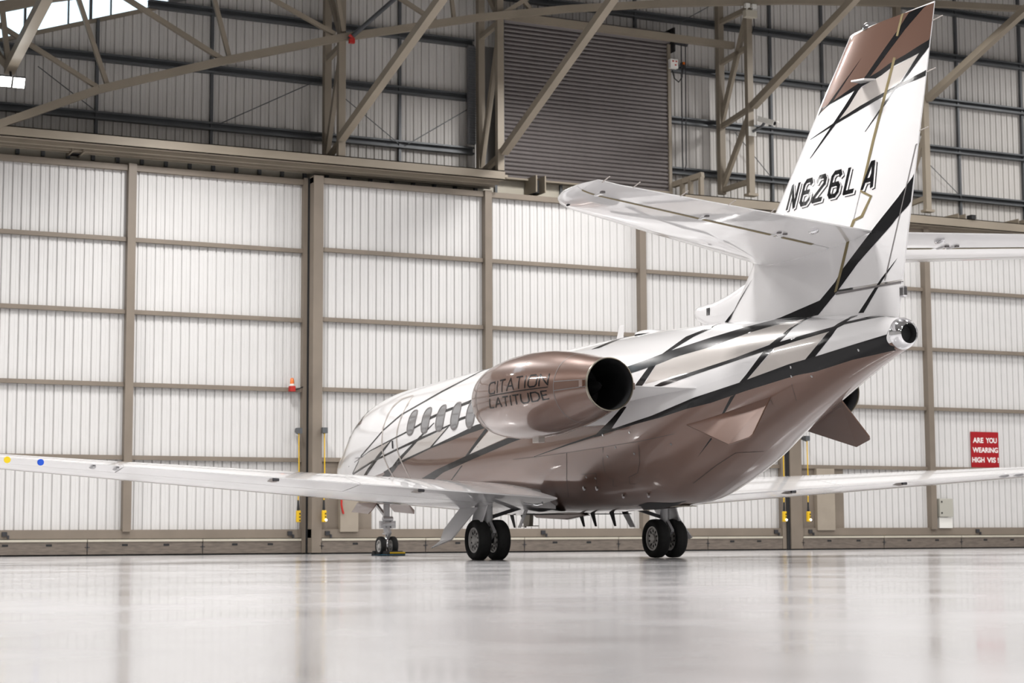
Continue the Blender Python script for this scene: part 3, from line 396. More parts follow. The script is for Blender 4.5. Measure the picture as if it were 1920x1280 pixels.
FIN_PAINT = {
 'brown': [
  [(-6.625,5.52),(-6.692,5.608),(-6.733,5.657),(-6.773,5.707),(-6.813,5.756),(-6.854,5.806),(-6.894,5.855),(-6.934,5.904),(-6.974,5.953),(-7.014,6.001),(-7.054,6.05),(-7.093,6.098),(-7.133,6.147),(-7.172,6.195),(-7.211,6.243),(-7.251,6.291),(-7.29,6.339),(-7.41,6.337),(-7.512,6.34),(-7.608,6.346),(-7.699,6.352),(-7.788,6.359),(-7.874,6.363),(-7.958,6.368),(-8.04,6.373),(-8.122,6.378),(-8.201,6.383),(-8.28,6.388),(-8.358,6.394),(-8.443,6.393),(-8.526,6.391),(-8.609,6.39),(-8.69,6.389),(-8.771,6.388),(-8.852,6.387),(-8.844,6.314),(-8.836,6.241),(-8.82,6.182),(-8.803,6.122),(-8.786,6.063),(-8.769,6.003),(-8.757,5.95),(-8.68,5.931),(-8.605,5.911),(-8.53,5.892),(-8.429,5.871),(-8.326,5.851),(-8.236,5.833),(-8.145,5.816),(-8.053,5.799),(-7.963,5.775),(-7.873,5.75),(-7.798,5.737),(-7.722,5.724),(-7.645,5.711),(-7.567,5.698),(-7.488,5.685),(-7.408,5.672),(-7.316,5.657),(-7.223,5.643),(-7.126,5.628),(-7.027,5.614),(-6.923,5.601),(-6.83,5.573),(-6.733,5.546)],
 ],
 'tan': [
  [(-7.489,5.635),(-7.583,5.662),(-7.675,5.689),(-7.767,5.716),(-7.856,5.73),(-7.945,5.745),(-8.032,5.759),(-8.109,5.771),(-8.185,5.783),(-8.26,5.795),(-8.334,5.807),(-8.408,5.818),(-8.48,5.83),(-8.553,5.842),(-8.505,5.804),(-8.457,5.766),(-8.408,5.728),(-8.359,5.689),(-8.311,5.65),(-8.261,5.612),(-8.212,5.573),(-8.166,5.551),(-8.087,5.537),(-8.008,5.523),(-7.927,5.51),(-7.846,5.496),(-7.764,5.482),(-7.681,5.468),(-7.597,5.454),(-7.512,5.441),(-7.433,5.424),(-7.354,5.407),(-7.273,5.39),(-7.191,5.373),(-7.108,5.356),(-7.023,5.339),(-7.083,5.377),(-7.142,5.414),(-7.201,5.451),(-7.26,5.488),(-7.317,5.525),(-7.375,5.562),(-7.432,5.598)],
 ],
 'black': [
  [(-8.423,6.352),(-8.365,6.306),(-8.307,6.259),(-8.249,6.212),(-8.192,6.172),(-8.135,6.133),(-8.077,6.093),(-8.019,6.053),(-7.961,6.013),(-7.91,5.976),(-7.86,5.94),(-7.808,5.904),(-7.757,5.867),(-7.705,5.83),(-7.653,5.793),(-7.595,5.758),(-7.536,5.722),(-7.477,5.686),(-7.418,5.65),(-7.352,5.599),(-7.285,5.548),(-7.218,5.497),(-7.16,5.456),(-7.101,5.415),(-7.042,5.373),(-6.983,5.332),(-6.923,5.291),(-6.863,5.249),(-6.802,5.207),(-6.741,5.166),(-6.679,5.124),(-6.616,5.082),(-6.553,5.039),(-6.489,4.997),(-6.502,4.995),(-6.567,5.032),(-6.632,5.07),(-6.695,5.108),(-6.759,5.145),(-6.821,5.183),(-6.883,5.22),(-6.944,5.257),(-7.005,5.294),(-7.065,5.332),(-7.125,5.369),(-7.184,5.405),(-7.243,5.442),(-7.301,5.479),(-7.351,5.519),(-7.4,5.559),(-7.45,5.599),(-7.499,5.639),(-7.56,5.673),(-7.621,5.707),(-7.681,5.74),(-7.74,5.774),(-7.802,5.814),(-7.863,5.854),(-7.923,5.894),(-7.984,5.934),(-8.043,5.974),(-8.098,6.009),(-8.152,6.044),(-8.205,6.079),(-8.258,6.114),(-8.311,6.149),(-8.364,6.183),(-8.424,6.216),(-8.483,6.249),(-8.541,6.281),(-8.6,6.314),(-8.658,6.346),(-8.715,6.378),(-8.643,6.372),(-8.571,6.365),(-8.497,6.359)],
  [(-7.569,6.022),(-7.514,5.984),(-7.46,5.946),(-7.405,5.909),(-7.35,5.871),(-7.294,5.833),(-7.237,5.794),(-7.181,5.756),(-7.123,5.718),(-7.065,5.68),(-7.007,5.641),(-6.947,5.603),(-6.825,5.583),(-6.892,5.62),(-6.957,5.656),(-7.022,5.693),(-7.086,5.73),(-7.148,5.766),(-7.21,5.803),(-7.272,5.84),(-7.332,5.876),(-7.392,5.913),(-7.451,5.949),(-7.51,5.986)],
  [(-6.628,5.513),(-6.697,5.593),(-6.836,5.594),(-6.941,5.611),(-7.04,5.629),(-7.136,5.647),(-7.229,5.666),(-7.32,5.685),(-7.409,5.705),(-7.489,5.718),(-7.568,5.73),(-7.646,5.743),(-7.723,5.756),(-7.799,5.769),(-7.875,5.782),(-7.965,5.806),(-8.054,5.831),(-8.147,5.846),(-8.238,5.861),(-8.328,5.876),(-8.397,5.891),(-8.465,5.907),(-8.532,5.922),(-8.627,5.941),(-8.721,5.959),(-8.779,6.007),(-8.771,5.944),(-8.764,5.88),(-8.735,5.875),(-8.643,5.859),(-8.553,5.842),(-8.469,5.832),(-8.385,5.821),(-8.299,5.81),(-8.213,5.8),(-8.125,5.789),(-8.032,5.759),(-7.909,5.723),(-7.83,5.71),(-7.75,5.698),(-7.669,5.686),(-7.586,5.674),(-7.503,5.662),(-7.418,5.65),(-7.325,5.638),(-7.229,5.627),(-7.131,5.615),(-7.03,5.604),(-6.924,5.595),(-6.832,5.578),(-6.734,5.564),(-6.63,5.506)],
  [(-6.458,5.242),(-6.574,5.259),(-6.681,5.277),(-6.784,5.296),(-6.883,5.315),(-6.979,5.335),(-7.072,5.352),(-7.163,5.37),(-7.252,5.387),(-7.34,5.405),(-7.427,5.423),(-7.512,5.441),(-7.603,5.455),(-7.692,5.47),(-7.781,5.485),(-7.868,5.499),(-7.954,5.514),(-8.061,5.533),(-8.166,5.551),(-8.242,5.562),(-8.317,5.572),(-8.392,5.583),(-8.465,5.594),(-8.538,5.604),(-8.611,5.615),(-8.686,5.625),(-8.664,5.561),(-8.588,5.554),(-8.513,5.547),(-8.438,5.539),(-8.363,5.532),(-8.286,5.524),(-8.209,5.517),(-8.122,5.5),(-8.035,5.484),(-7.954,5.47),(-7.871,5.455),(-7.788,5.441),(-7.704,5.426),(-7.618,5.412),(-7.534,5.397),(-7.449,5.382),(-7.362,5.368),(-7.275,5.353),(-7.185,5.339),(-7.094,5.324),(-7.001,5.311),(-6.904,5.295),(-6.803,5.279),(-6.699,5.265),(-6.59,5.251),(-6.473,5.239)],
  [(-8.561,5.847),(-8.516,5.808),(-8.47,5.769),(-8.424,5.73),(-8.378,5.691),(-8.332,5.652),(-8.286,5.613),(-8.239,5.573),(-8.148,5.549),(-8.072,5.489),(-8.018,5.447),(-7.964,5.406),(-7.909,5.364),(-7.856,5.323),(-7.802,5.281),(-7.748,5.24),(-7.694,5.198),(-7.64,5.156),(-7.585,5.114),(-7.595,5.112),(-7.654,5.153),(-7.713,5.194),(-7.772,5.235),(-7.83,5.276),(-7.888,5.316),(-7.946,5.356),(-8.009,5.404),(-8.073,5.453),(-8.136,5.501),(-8.218,5.527),(-8.274,5.566),(-8.328,5.604),(-8.381,5.643),(-8.434,5.681),(-8.487,5.72),(-8.54,5.758),(-8.592,5.796),(-8.663,5.839),(-8.735,5.881),(-8.648,5.864)],
  [(-8.406,4.474),(-8.353,4.436),(-8.304,4.397),(-8.254,4.357),(-8.204,4.318),(-8.153,4.278),(-8.102,4.238),(-8.048,4.201),(-7.994,4.164),(-7.94,4.126),(-7.885,4.089),(-7.83,4.051),(-7.774,4.013),(-7.719,3.975),(-7.666,3.937),(-7.613,3.899),(-7.56,3.86),(-7.506,3.821),(-7.452,3.783),(-7.398,3.744),(-7.344,3.705),(-7.289,3.665),(-7.234,3.626),(-7.179,3.586),(-7.124,3.547),(-7.068,3.507),(-7.011,3.449),(-6.954,3.391),(-6.894,3.353),(-6.835,3.314),(-6.774,3.275),(-6.714,3.237),(-6.653,3.198),(-6.558,3.182),(-6.461,3.167),(-6.363,3.151),(-6.264,3.136),(-6.164,3.12),(-6.063,3.104),(-5.96,3.089),(-5.855,3.073),(-5.711,3.061),(-5.564,3.05),(-5.682,3.03),(-5.797,3.011),(-5.91,2.993),(-6.021,2.996),(-6.13,3),(-6.238,3.003),(-6.344,3.007),(-6.481,3.016),(-6.615,3.024),(-6.678,3.066),(-6.74,3.107),(-6.802,3.148),(-6.864,3.189),(-6.926,3.229),(-6.987,3.27),(-7.044,3.313),(-7.1,3.355),(-7.156,3.398),(-7.212,3.44),(-7.268,3.482),(-7.323,3.525),(-7.379,3.566),(-7.441,3.604),(-7.502,3.642),(-7.563,3.679),(-7.624,3.716),(-7.685,3.753),(-7.745,3.79),(-7.805,3.827),(-7.864,3.863),(-7.923,3.9),(-7.982,3.936),(-8.056,3.994),(-8.125,4.035),(-8.194,4.076),(-8.263,4.117),(-8.334,4.157),(-8.349,4.22),(-8.363,4.284),(-8.377,4.347),(-8.392,4.411)],
  [(-8.048,3.538),(-7.991,3.497),(-7.934,3.455),(-7.877,3.413),(-7.819,3.372),(-7.761,3.33),(-7.699,3.277),(-7.636,3.225),(-7.588,3.182),(-7.54,3.139),(-7.491,3.095),(-7.442,3.052),(-7.393,3.009),(-7.344,2.965),(-7.437,2.961),(-7.484,3.009),(-7.532,3.057),(-7.579,3.105),(-7.626,3.152),(-7.673,3.199),(-7.719,3.246),(-7.777,3.303),(-7.832,3.35),(-7.886,3.397),(-7.941,3.444),(-7.995,3.491)],
 ],
 'front': [
  [(-5.194,3.675),(-5.123,3.63),(-5.052,3.586),(-4.98,3.541),(-4.909,3.496),(-4.836,3.451),(-4.764,3.405),(-4.691,3.359),(-4.617,3.314),(-4.544,3.267),(-4.469,3.221),(-4.395,3.174),(-4.461,3.167),(-4.529,3.214),(-4.597,3.261),(-4.664,3.308),(-4.732,3.355),(-4.798,3.401),(-4.865,3.447),(-4.932,3.493),(-4.998,3.539),(-5.063,3.584),(-5.129,3.63)],
 ],
 'seam': [
  [(-6.937,3.256),(-7.025,3.256),(-7.113,3.257),(-7.199,3.257),(-7.285,3.257),(-7.37,3.258),(-7.454,3.258),(-7.538,3.259),(-7.62,3.259),(-7.702,3.26),(-7.783,3.26),(-7.863,3.261),(-7.943,3.262),(-8.022,3.262),(-8.101,3.263),(-8.1,3.238),(-8.021,3.237),(-7.944,3.236),(-7.866,3.236),(-7.787,3.235),(-7.707,3.234),(-7.626,3.233),(-7.545,3.232),(-7.463,3.232),(-7.381,3.231),(-7.297,3.23),(-7.213,3.23),(-7.128,3.229),(-7.042,3.229),(-6.955,3.228)],
 ],
 'gold': [
  [(-8.303,6.383),(-8.281,6.332),(-8.258,6.282),(-8.235,6.232),(-8.212,6.181),(-8.19,6.131),(-8.226,6.122),(-8.248,6.172),(-8.271,6.223),(-8.294,6.273),(-8.316,6.323),(-8.339,6.373)],
  [(-8.131,5.89),(-8.107,5.839),(-8.084,5.789),(-8.06,5.739),(-8.036,5.689),(-8.013,5.638),(-7.989,5.588),(-7.965,5.537),(-7.941,5.486),(-7.918,5.436),(-7.894,5.385),(-7.87,5.334),(-7.846,5.283),(-7.822,5.232),(-7.798,5.181),(-7.774,5.13),(-7.75,5.078),(-7.726,5.027),(-7.702,4.976),(-7.678,4.919),(-7.654,4.863),(-7.63,4.806),(-7.607,4.749),(-7.583,4.692),(-7.559,4.635),(-7.535,4.578),(-7.511,4.521),(-7.487,4.464),(-7.463,4.407),(-7.546,4.364),(-7.628,4.322),(-7.586,4.272),(-7.543,4.223),(-7.5,4.174),(-7.457,4.124),(-7.312,4.095),(-7.26,4.019),(-7.235,3.961),(-7.21,3.904),(-7.186,3.847),(-7.161,3.79),(-7.136,3.732),(-7.111,3.675),(-7.086,3.617),(-7.061,3.56),(-7.034,3.501),(-7.008,3.442),(-6.981,3.382),(-6.954,3.323),(-6.928,3.264),(-6.977,3.271),(-7.004,3.326),(-7.03,3.382),(-7.056,3.437),(-7.083,3.492),(-7.109,3.547),(-7.134,3.604),(-7.159,3.662),(-7.184,3.719),(-7.209,3.777),(-7.233,3.834),(-7.258,3.891),(-7.283,3.948),(-7.308,4.005),(-7.359,4.075),(-7.493,4.093),(-7.539,4.152),(-7.584,4.21),(-7.63,4.268),(-7.675,4.327),(-7.593,4.369),(-7.511,4.412),(-7.535,4.467),(-7.558,4.523),(-7.582,4.579),(-7.606,4.635),(-7.63,4.69),(-7.653,4.746),(-7.677,4.801),(-7.701,4.856),(-7.724,4.912),(-7.748,4.967),(-7.772,5.018),(-7.796,5.069),(-7.82,5.121),(-7.844,5.172),(-7.868,5.223),(-7.892,5.274),(-7.916,5.324),(-7.94,5.375),(-7.963,5.426),(-7.987,5.477),(-8.011,5.527),(-8.034,5.578),(-8.058,5.628),(-8.082,5.678),(-8.105,5.729),(-8.129,5.779),(-8.152,5.829),(-8.176,5.879)],
 ],
}

# ================================================================== HANGAR SHELL
struct(MB().box(-46, 13.6, -46, 16.5, -.25, 0).build('floor', M['floor'], origin=(0, 0, 0)))
struct(MB().box(-46, 13.6, 16.5, 16.7, 0, 13.3).build('wall_left', M['wall_grey']))
struct(MB().box(-46, 13.6, -46.2, -46, 0, 14.2).build('wall_right', M['wall_grey']))
struct(MB().box(-46.2, -46, -46, 16.5, 0, 16.4).build('wall_back', M['wall_grey']))
mb = MB()
prof = [(16.6, 13.2), (8, 13.6), (0, 14.7), (-8, 15.6), (-18, 16.2), (-28, 16.4), (-38, 15.4), (-46.1, 14.0)]
mb.grid([[(x, y, z) for y, z in prof] for x in (-46.1, 13.7)])
mb.grid([[(x, y, z+.2) for y, z in prof] for x in (-46.1, 13.7)], flip=True)
struct(mb.build('ceiling', M['roof']))

# ------------------------------------------------------------------ ribbed sheet
def sheet(mb, y0, y1, z0, z1, X, pitch=.19, top=None, mat=0):
    """one ribbed steel sheet facing -x; y0 > y1; top(y) may cut it off"""
    ys = []
    n = max(1, round((y0-y1)/pitch)); p = (y0-y1)/n
    for k in range(n):
        a = y0-k*p
        ys += [(a, 0), (a-p*.30, 0), (a-p*.34, .007), (a-p*.46, .007), (a-p*.50, 0), (a-p*.80, 0), (a-p*.87, .034), (a-p*.94, .034)]
    ys.append((y1, 0))
    lo = [(X+d, y, z0) for y, d in ys]
    hi = [(X+d, y, max(z0, min(z1, top(y)) if top else z1)) for y, d in ys]
    return mb.grid([lo, hi], mat)
SHEETS = {}
def bay_sheet(parent, y0, y1, z0, z1, X, m):
    key = (round(y0-y1, 3), round(z1-z0, 3), m.name)
    if key not in SHEETS:
        mb = MB(); sheet(mb, 0, y1-y0, 0, z1-z0, 0)
        me = bpy.data.meshes.new('cladding_panel'); me.from_pydata(mb.v, [], mb.f); me.materials.append(m)
        SHEETS[key] = me
    return place(SHEETS[key], 'cladding_panel', parent, (X, y0, z0))

# ------------------------------------------------------------------ sliding hangar doors
GIRT_Z = [2.02, 3.537, 5.06, 6.588]
def door_leaf(n, X, y0, posts, y1, label, first_w=.2, last_w=.2):
    """leaf n from y0 down to y1; posts: centre y of inner posts"""
    mb = MB()
    mb.box(X-.02, X+.2, y1, y0, 8.05, 8.17)            # top rail
    mb.box(X-.02, X+.2, y1, y0, .345, .53)              # bottom rail
    mb.box(X-.06, X+.2, y0-first_w, y0, .03, 8.2)      # end stiles
    mb.box(X-.06, X+.2, y1, y1+last_w, .03, 8.2)
    leaf = struct(mb.build('door_%d' % n, M['beige'], origin=(X, (y0+y1)/2, 0)), label)
    edges = [y0-first_w]+list(posts)+[y1+last_w]
    for py in posts:
        MB().box(X-.09, X+.12, py-.085, py+.085, .49, 8.19).build('post', M['beige'], leaf)
    zs = [.53]+GIRT_Z+[8.05]
    for a, b in zip(edges, edges[1:]):
        for gz in GIRT_Z:
            MB().box(X, X+.1, b, a, gz-.045, gz+.045).build('girt', M['beige'], leaf)
        for z0, z1 in zip(zs, zs[1:]):
            bay_sheet(leaf, a, b, z0, z1, X+.1, M['clad'])
    # kick panels with slots along the foot
    yy = y0-first_w
    while yy > y1+last_w+.3:
        b = max(y1+last_w, yy-2.42)
        kp = MB().box(X-.05, X+.12, b+.008, yy-.008, .03, .285).build('kick_panel', M['kick'], leaf)
        MB().box(X-.065, X+.12, b+.008, yy-.008, .285, .332).build('kick_panel_cap', M['cream'], leaf)
        for t in (.32, .68):
            c = yy+(b-yy)*t
            MB().box(X-.053, X+.0, c-.06, c+.06, .195, .24).build('slot', M['gap'], kp)
        lt = MB().box(X-.06, X-.04, yy-.010, yy+.010, .10, .25)
        lt.box(X-.06, X-.04, yy-.05, yy+.05, .168, .182)
        lt.build('latch', M['darkmetal'], kp)
        yy = b
    MB().box(X+.0, X+.1, y1, y0, 0, .03).build('floor_seal', M['gap'], leaf)
    return leaf
d1 = door_leaf(1, 12.68, 12.1, (7.94, 3.84), -.06, 'white ribbed sliding door leaf with an amber strobe on it', .2, .1)
d2 = door_leaf(2, 12.31, -.06, (-4.24, -8.27), -12.2, 'white ribbed sliding door leaf behind the jet nose and wheels', .22, .12)
d3 = door_leaf(3, 12.24, -12.28, (-16.6, -20.8), -24.5, 'white ribbed sliding door leaf carrying the red sign', .34, .2)
MB().box(12.6, 12.75, -.16, -.05, .02, 8.2).build('seal', M['gap'], d1)
MB().box(12.22, 12.5, -12.28, -12.19, .02, 8.2).build('seal', M['gap'], d2)
# flush panels and raised covers over the drive gear
def drive_cover(leaf, X, y0, y1, cy0, cy1):
    MB().box(X+.06, X+.1, y1, y0, .53, 1.975).build('flush_panel', M['beige'], leaf)
    MB().box(X-.07, X+.1, cy1, cy0, .47, 1.97).build('drive_cover', M['cover'], leaf, bevel=.01)
drive_cover(d2, 12.31, -.28, -1.47, -.70, -1.12)
drive_cover(d3, 12.24, -12.62, -13.93, -13.05, -13.58)
for leaf, X, ys in ((d1, 12.68, (6.3, .3)), (d2, 12.31, (-.42, -5.6, -11.9)), (d3, 12.24, (-12.85, -18.0))):
    for y in ys:
        mb = MB().box(X-.06, X-.02, y-.05, y+.05, .40, .49).box(X-.08, X-.05, y-.09, y-.05, .35, .42)
        mb.build('lock', M['darkmetal'], leaf)

# ------------------------------------------------------------------ wall above the doors
def sill(y): return 10.746+(6.515-y)*.334
mb = MB()
mb.box(13.45, 13.55, 7.5, 16.5, 0, 13.3).box(13.45, 13.55, -46, 2.9, 0, 17)
mb.box(13.45, 13.55, 2.9, 7.5, 12.6, 17)
mb.plate([(13.45, 7.5, 0), (13.45, 2.9, 0), (13.45, 2.9, sill(2.9)), (13.45, 7.5, sill(7.5))], (1, 0, 0), .1)
wf = struct(mb.build('wall_front', M['wall_grey'], origin=(13.5, 0, 0)))
ROWS = [8.45, 9.3, 10.57, 11.87, 13.12, 14.37, 15.6]
BAYS = [(12.0, 8.0), (8.0, 4.47), (4.47, 1.95), (1.95, -.55), (-.55, -2.5), (-2.5, -4.62),
        (-9.5, -11.1), (-11.1, -12.7), (-12.7, -14.3), (-14.3, -16.6), (-16.6, -18.7), (-18.7, -22.0), (-22.0, -26.0)]
for a, b in BAYS:
    for z0, z1 in zip(ROWS, ROWS[1:]):
        if a > 3:
            if sill(b) <= z0: continue
            mb = MB(); sheet(mb, a, b, z0, z1, 13.36, top=sill); mb.build('cladding_panel', M['clad_up'], wf)
        else: bay_sheet(wf, a, b, z0, z1, 13.36, M['clad_up'])
for a, b in ((-4.62, -9.5),):
    for z0, z1 in zip(ROWS[3:], ROWS[4:]): bay_sheet(wf, a, b, z0, z1, 13.36, M['clad_up'])
for i, gz in enumerate(ROWS[1:-1]):
    runs = [(12.0, -4.35), (-9.5, -26.0)] if gz < 12.5 else [(3.0 if gz < 14 else 0, -26.0)]
    if 11 < gz < 12.5: runs[0] = (3.4, -4.35)
    for a, b in runs:
        mb = MB()
        mb.box(13.20, 13.36, b, a, gz-.085, gz-.07).box(13.20, 13.36, b, a, gz+.07, gz+.085).box(13.30, 13.32, b, a, gz-.07, gz+.07)
        mb.box(13.20, 13.215, b, a, gz-.07, gz-.045).box(13.20, 13.215, b, a, gz+.045, gz+.07)
        mb.build('girt', M['galv'], wf)
for y, z0, z1 in ((4.47, 8.45, 11.4), (1.95, 8.45, 13.1), (-2.5, 8.45, 14.4), (-8.75, 12.6, 15.6), (-12.7, 8.45, 15.6), (-14.3, 8.45, 15.6), (-18.7, 8.45, 15.6), (-20.9, 8.45, 15.6)):
    MB().box(13.27, 13.35, y-.03, y+.03, z0, z1).build('sag_bar', M['galv'], wf)
for a, b in (((5.75, 10.2), (4.5, 9.35)), ((1.8, 9.35), (-.35, 10.5)), ((-.75, 10.45), (-2.4, 9.3)), ((-2.65, 9.3), (-4.45, 10.45)),
             ((-11.5, 10.4), (-12.6, 9.3)), ((-17.3, 10.3), (-18.6, 9.3)), ((-9.9, 13.0), (-10.9, 13.6))):
    MB().tube([(13.15, a[0], a[1]), (13.15, b[0], b[1])], .011, 6).build('bracing_rod', M['galv'], wf)
# gable window
pane_m = bpy.data.materials.new('window_glazing'); pane_m.use_nodes = True
pp = pane_m.node_tree.nodes['Principled BSDF']
pp.inputs['Base Color'].default_value = (.9, .97, 1, 1); pp.inputs['Roughness'].default_value = .05
pp.inputs['Transmission Weight'].default_value = 1.0; pp.inputs['IOR'].default_value = 1.02
win = struct(MB().bar((13.4, 7.5, sill(7.5)-.03), (13.4, 2.85, sill(2.85)-.03), .16, .09).build('window_1', M['beige2'], origin=(13.4, 5, 10)), 'slanting daylight window high in the gable')
WY = [7.5, 5.99, 5.083, 4.609, 4.176, 2.95]
for a, b in zip(WY, WY[1:]):
    MB().plate([(13.42, a, sill(a)), (13.42, b, sill(b)), (13.42, b, 12.6), (13.42, a, 12.6)], (1, 0, 0), .012).build('pane', pane_m, win)
for y, w in zip(WY[1:-1], (.05, .03, .06, .03)):
    MB().box(13.38, 13.45, y-w/2, y+w/2, sill(y)-.02, 12.6).build('mullion', M['galv'], win)

# ------------------------------------------------------------------ door head: beams, tracks, fascia
def head_beam(name, y0, y1, zb, zt, label):
    mb = MB()
    mb.box(11.95, 11.97, y1, y0, zb, zt).box(11.95, 12.12, y1, y0, zt-.02, zt).box(11.95, 12.12, y1, y0, zb, zb+.02)
    o = struct(mb.build(name, M['beige2']), label)
    for x, dz in ((12.2, -.07), (12.42, -.09), (12.64, -.09)):
        MB().box(x-.045, x+.045, y1+.05, y0, zb+dz, zb+.06).build('track', M['beige2'], o)
    MB().box(12.12, 12.9, y1+.02, y0, zb+.1, zb+.12).build('soffit', M['beige2'], o)
    return o
head_beam('header_beam', 12.1, -4.53, 8.40, 8.615, 'long beige header beam over the strobe-lit door leaf, ending beside the shutter')
hb2 = head_beam('header_beam', -9.3, -26.0, 8.22, 8.46, 'beige header beam crossing behind the jet fin')
fas = MB().box(12.93, 12.96, -26, 12.1, 8.18, 8.62)
fas = struct(fas.build('trim_1', M['cream'], origin=(12.95, -5, 8.2)), 'cream fascia strip above the sliding doors')
y = 11.9
k = 0
while y > -25.5:
    if -9.3 < y < -4.6: MB().box(12.86, 12.93, y-.03, y+.03, 8.2, 8.6).build('track_hanger', M['galv'], fas)
    else: MB().box(12.84, 12.93, y-.035, y+.035, 8.24, 8.40).build('track_hanger', M['galv'], fas)
    y -= .52 if not -9.3 < y < -4.6 else .85; k += 1
MB().box(12.7, 12.94, -9.4, -4.5, 8.60, 8.64).build('ledge', M['beige2'], fas)
for y in (5.05, -5.62, -17.9, -19.9):
    h = MB().box(12.3, 12.9, y-.13, y-.10, 8.27, 8.66).box(12.3, 12.9, y+.10, y+.13, 8.27, 8.66).box(12.6, 12.9, y-.1, y+.1, 8.3, 8.6, 1)
    h.build('roller_bracket', [M['beige2'], M['gap']], fas)
for y in (-17.9, -19.9):
    MB().box(11.9, 12.1, y-.12, y+.02, 8.46, 8.57).build('clamp', M['gap'], hb2)

# ------------------------------------------------------------------ lattice columns, truss, braces
def lattice_column(y, z0, z1, laces, label, yo=0.0):
    c = struct(empty('lattice_column', (12.55, y, z0)), label)
    MB().box(12.93, 13.09, y+yo-.08, y+yo+.08, z0, z1).build('leg', M['beige2'], c)
    MB().box(12.03, 12.17, y-.08, y+.08, z0-.15, z1).build('leg', M['beige2'], c)
    for xa, za, xb, zb in laces:
        MB().bar((xa, y+(yo if xa > 12.5 else 0), za), (xb, y+(yo if xb > 12.5 else 0), zb), .10, .12).build('lace', M['beige2'], c)
    MB().box(11.98, 12.2, y-.14, y+.14, z0-.18, z0-.12).build('base_plate', M['beige2'], c)
    return c
O, I = 13.0, 12.1
lattice_column(-.62, 8.65, 13.0, [(O, 8.72, I, 8.98), (O, 11.0, I, 11.12), (O, 8.8, I, 11.0), (O, 12.7, I, 11.3)], 'beige lattice column with zigzag bracing, beside the red pipe clamp')
lattice_column(-4.47, 8.65, 13.6, [(O, 8.72, I, 8.98), (O, 11.95, I, 12.1), (O, 8.8, I, 11.85), (O, 13.4, I, 12.2)], 'beige lattice column between ribbed wall and roller shutter', .06)
lattice_column(-11.25, 8.75, 15.2, [(O, 8.85, I, 8.95), (O, 10.45, I, 10.75), (O, 12.05, I, 12.3), (O, 10.5, I, 13.2), (O, 8.9, I, 10.6), (O, 13.1, I, 13.25)], 'beige lattice column with a camera mounted on it', .25)
lattice_column(-16.62, 8.75, 15.4, [(O, 8.85, I, 8.95), (O, 10.45, I, 10.75), (O, 12.4, I, 12.6), (O, 10.5, I, 12.5), (O, 8.9, I, 10.6), (O, 12.7, I, 14.2)], 'beige lattice column partly hidden by the jet fin', .1)
CH = [(10.5, 6.75), (8.6, 7.73), (6.7, 8.64), (4.73, 9.55), (2.07, 10.45), (-.47, 11.23), (-3.88, 12.11), (-6.19, 12.6), (-8.66, 13.03), (-12.43, 13.58), (-17.27, 14.09), (-19.96, 14.3), (-25, 14.55)]
tr = struct(empty('roof_truss', (12.0, 0, 8)), 'arched beige roof truss spanning above the door heads')
for a, b in zip(CH, CH[1:]): MB().bar((12.0, a[0], a[1]), (12.0, b[0], b[1]), .14, .16).build('bottom_chord', M['beige2'], tr)
TOPC = [(8.6, 10.4), (6.7, 11.1), (4.73, 11.6), (2.07, 12.25), (-.47, 12.9), (-3.88, 13.75), (-8.66, 14.7), (-17.27, 15.6), (-25, 16.1)]
for a, b in zip(TOPC, TOPC[1:]): MB().bar((12.0, a[0], a[1]), (12.0, b[0], b[1]), .14, .14).build('top_chord', M['beige2'], tr)
for a, b, w in (((4.55, 9.64), (5.22, 11.5), .09), ((4.73, 9.58), (7.3, 10.95), .09), ((1.96, 10.53), (2.4, 12.1), .09), ((2.12, 10.48), (4.6, 11.75), .10),
             ((-.43, 11.32), (1.9, 12.3), .09), ((-.62, 11.4), (-.35, 12.9), .09), ((-2.9, 11.86), (-1.2, 12.7), .09), ((-3.3, 11.9), (-3.1, 13.5), .08),
             ((-4.5, 12.28), (-6.9, 13.9), .10), ((-5.3, 12.4), (-3.95, 13.7), .09), ((-8.66, 13.1), (-7.2, 14.3), .09), ((-8.8, 13.1), (-11.4, 14.9), .09), ((-12.5, 13.6), (-11.5, 14.9), .09), ((-12.6, 13.6), (-16, 15.4), .09)):
    MB().bar((12.0, a[0], a[1]), (12.0, b[0], b[1]), w, w).build('web_member', M['beige2'], tr)
def brace(a, b, k, label, w=.17):
    a, b = Vector(a), Vector(b); e = a+(b-a)*k
    return struct(MB().bar(a, e, w, w).build('roof_brace', M['beige2']), label)
brace((12.0, -.60, 9.03), (6.62, -.60, 10.66), 1.5, 'slanting beige brace rising from the first lattice column')
brace((12.0, -4.53, 9.06), (6.9, -4.53, 11.22), 1.5, 'slanting beige brace crossing in front of the roller shutter')
brace((12.0, -11.3, 10.8), (7.87, -11.3, 12.34), 1.5, 'slanting beige brace above the security camera')
brace((12.0, -16.66, 11.52), (8.32, -16.66, 12.87), 1.5, 'slanting beige brace emerging behind the top of the fin')
nd = struct(empty('roof_brace_node', (11.7, 6.6, 9.7)), 'brace junction holding the twin floodlight')
MB().bar((11.73, 6.6, 9.70), (8.35, 6.6, 10.22), .20, .20).build('brace', M['beige2'], nd)
MB().bar((8.35, 6.6, 10.22), (5.0, 6.6, 10.74), .20, .20).build('brace', M['beige2'], nd)
MB().bar((12.0, 6.9, 10.95), (12.0, 5.1, 11.55), .12, .14).build('strut', M['beige2'], nd)
MB().bar((11.73, 6.6, 9.7), (11.9, 6.75, 11.1), .10, .10).build('strut', M['beige2'], nd)
MB().bar((11.73, 6.6, 9.7), (12.0, 6.9, 10.35), .12, .12).build('strut', M['beige2'], nd)
MB().bar((11.73, 6.6, 9.72), (12.0, 7.3, 10.5), .12, .12).build('strut', M['beige2'], nd)
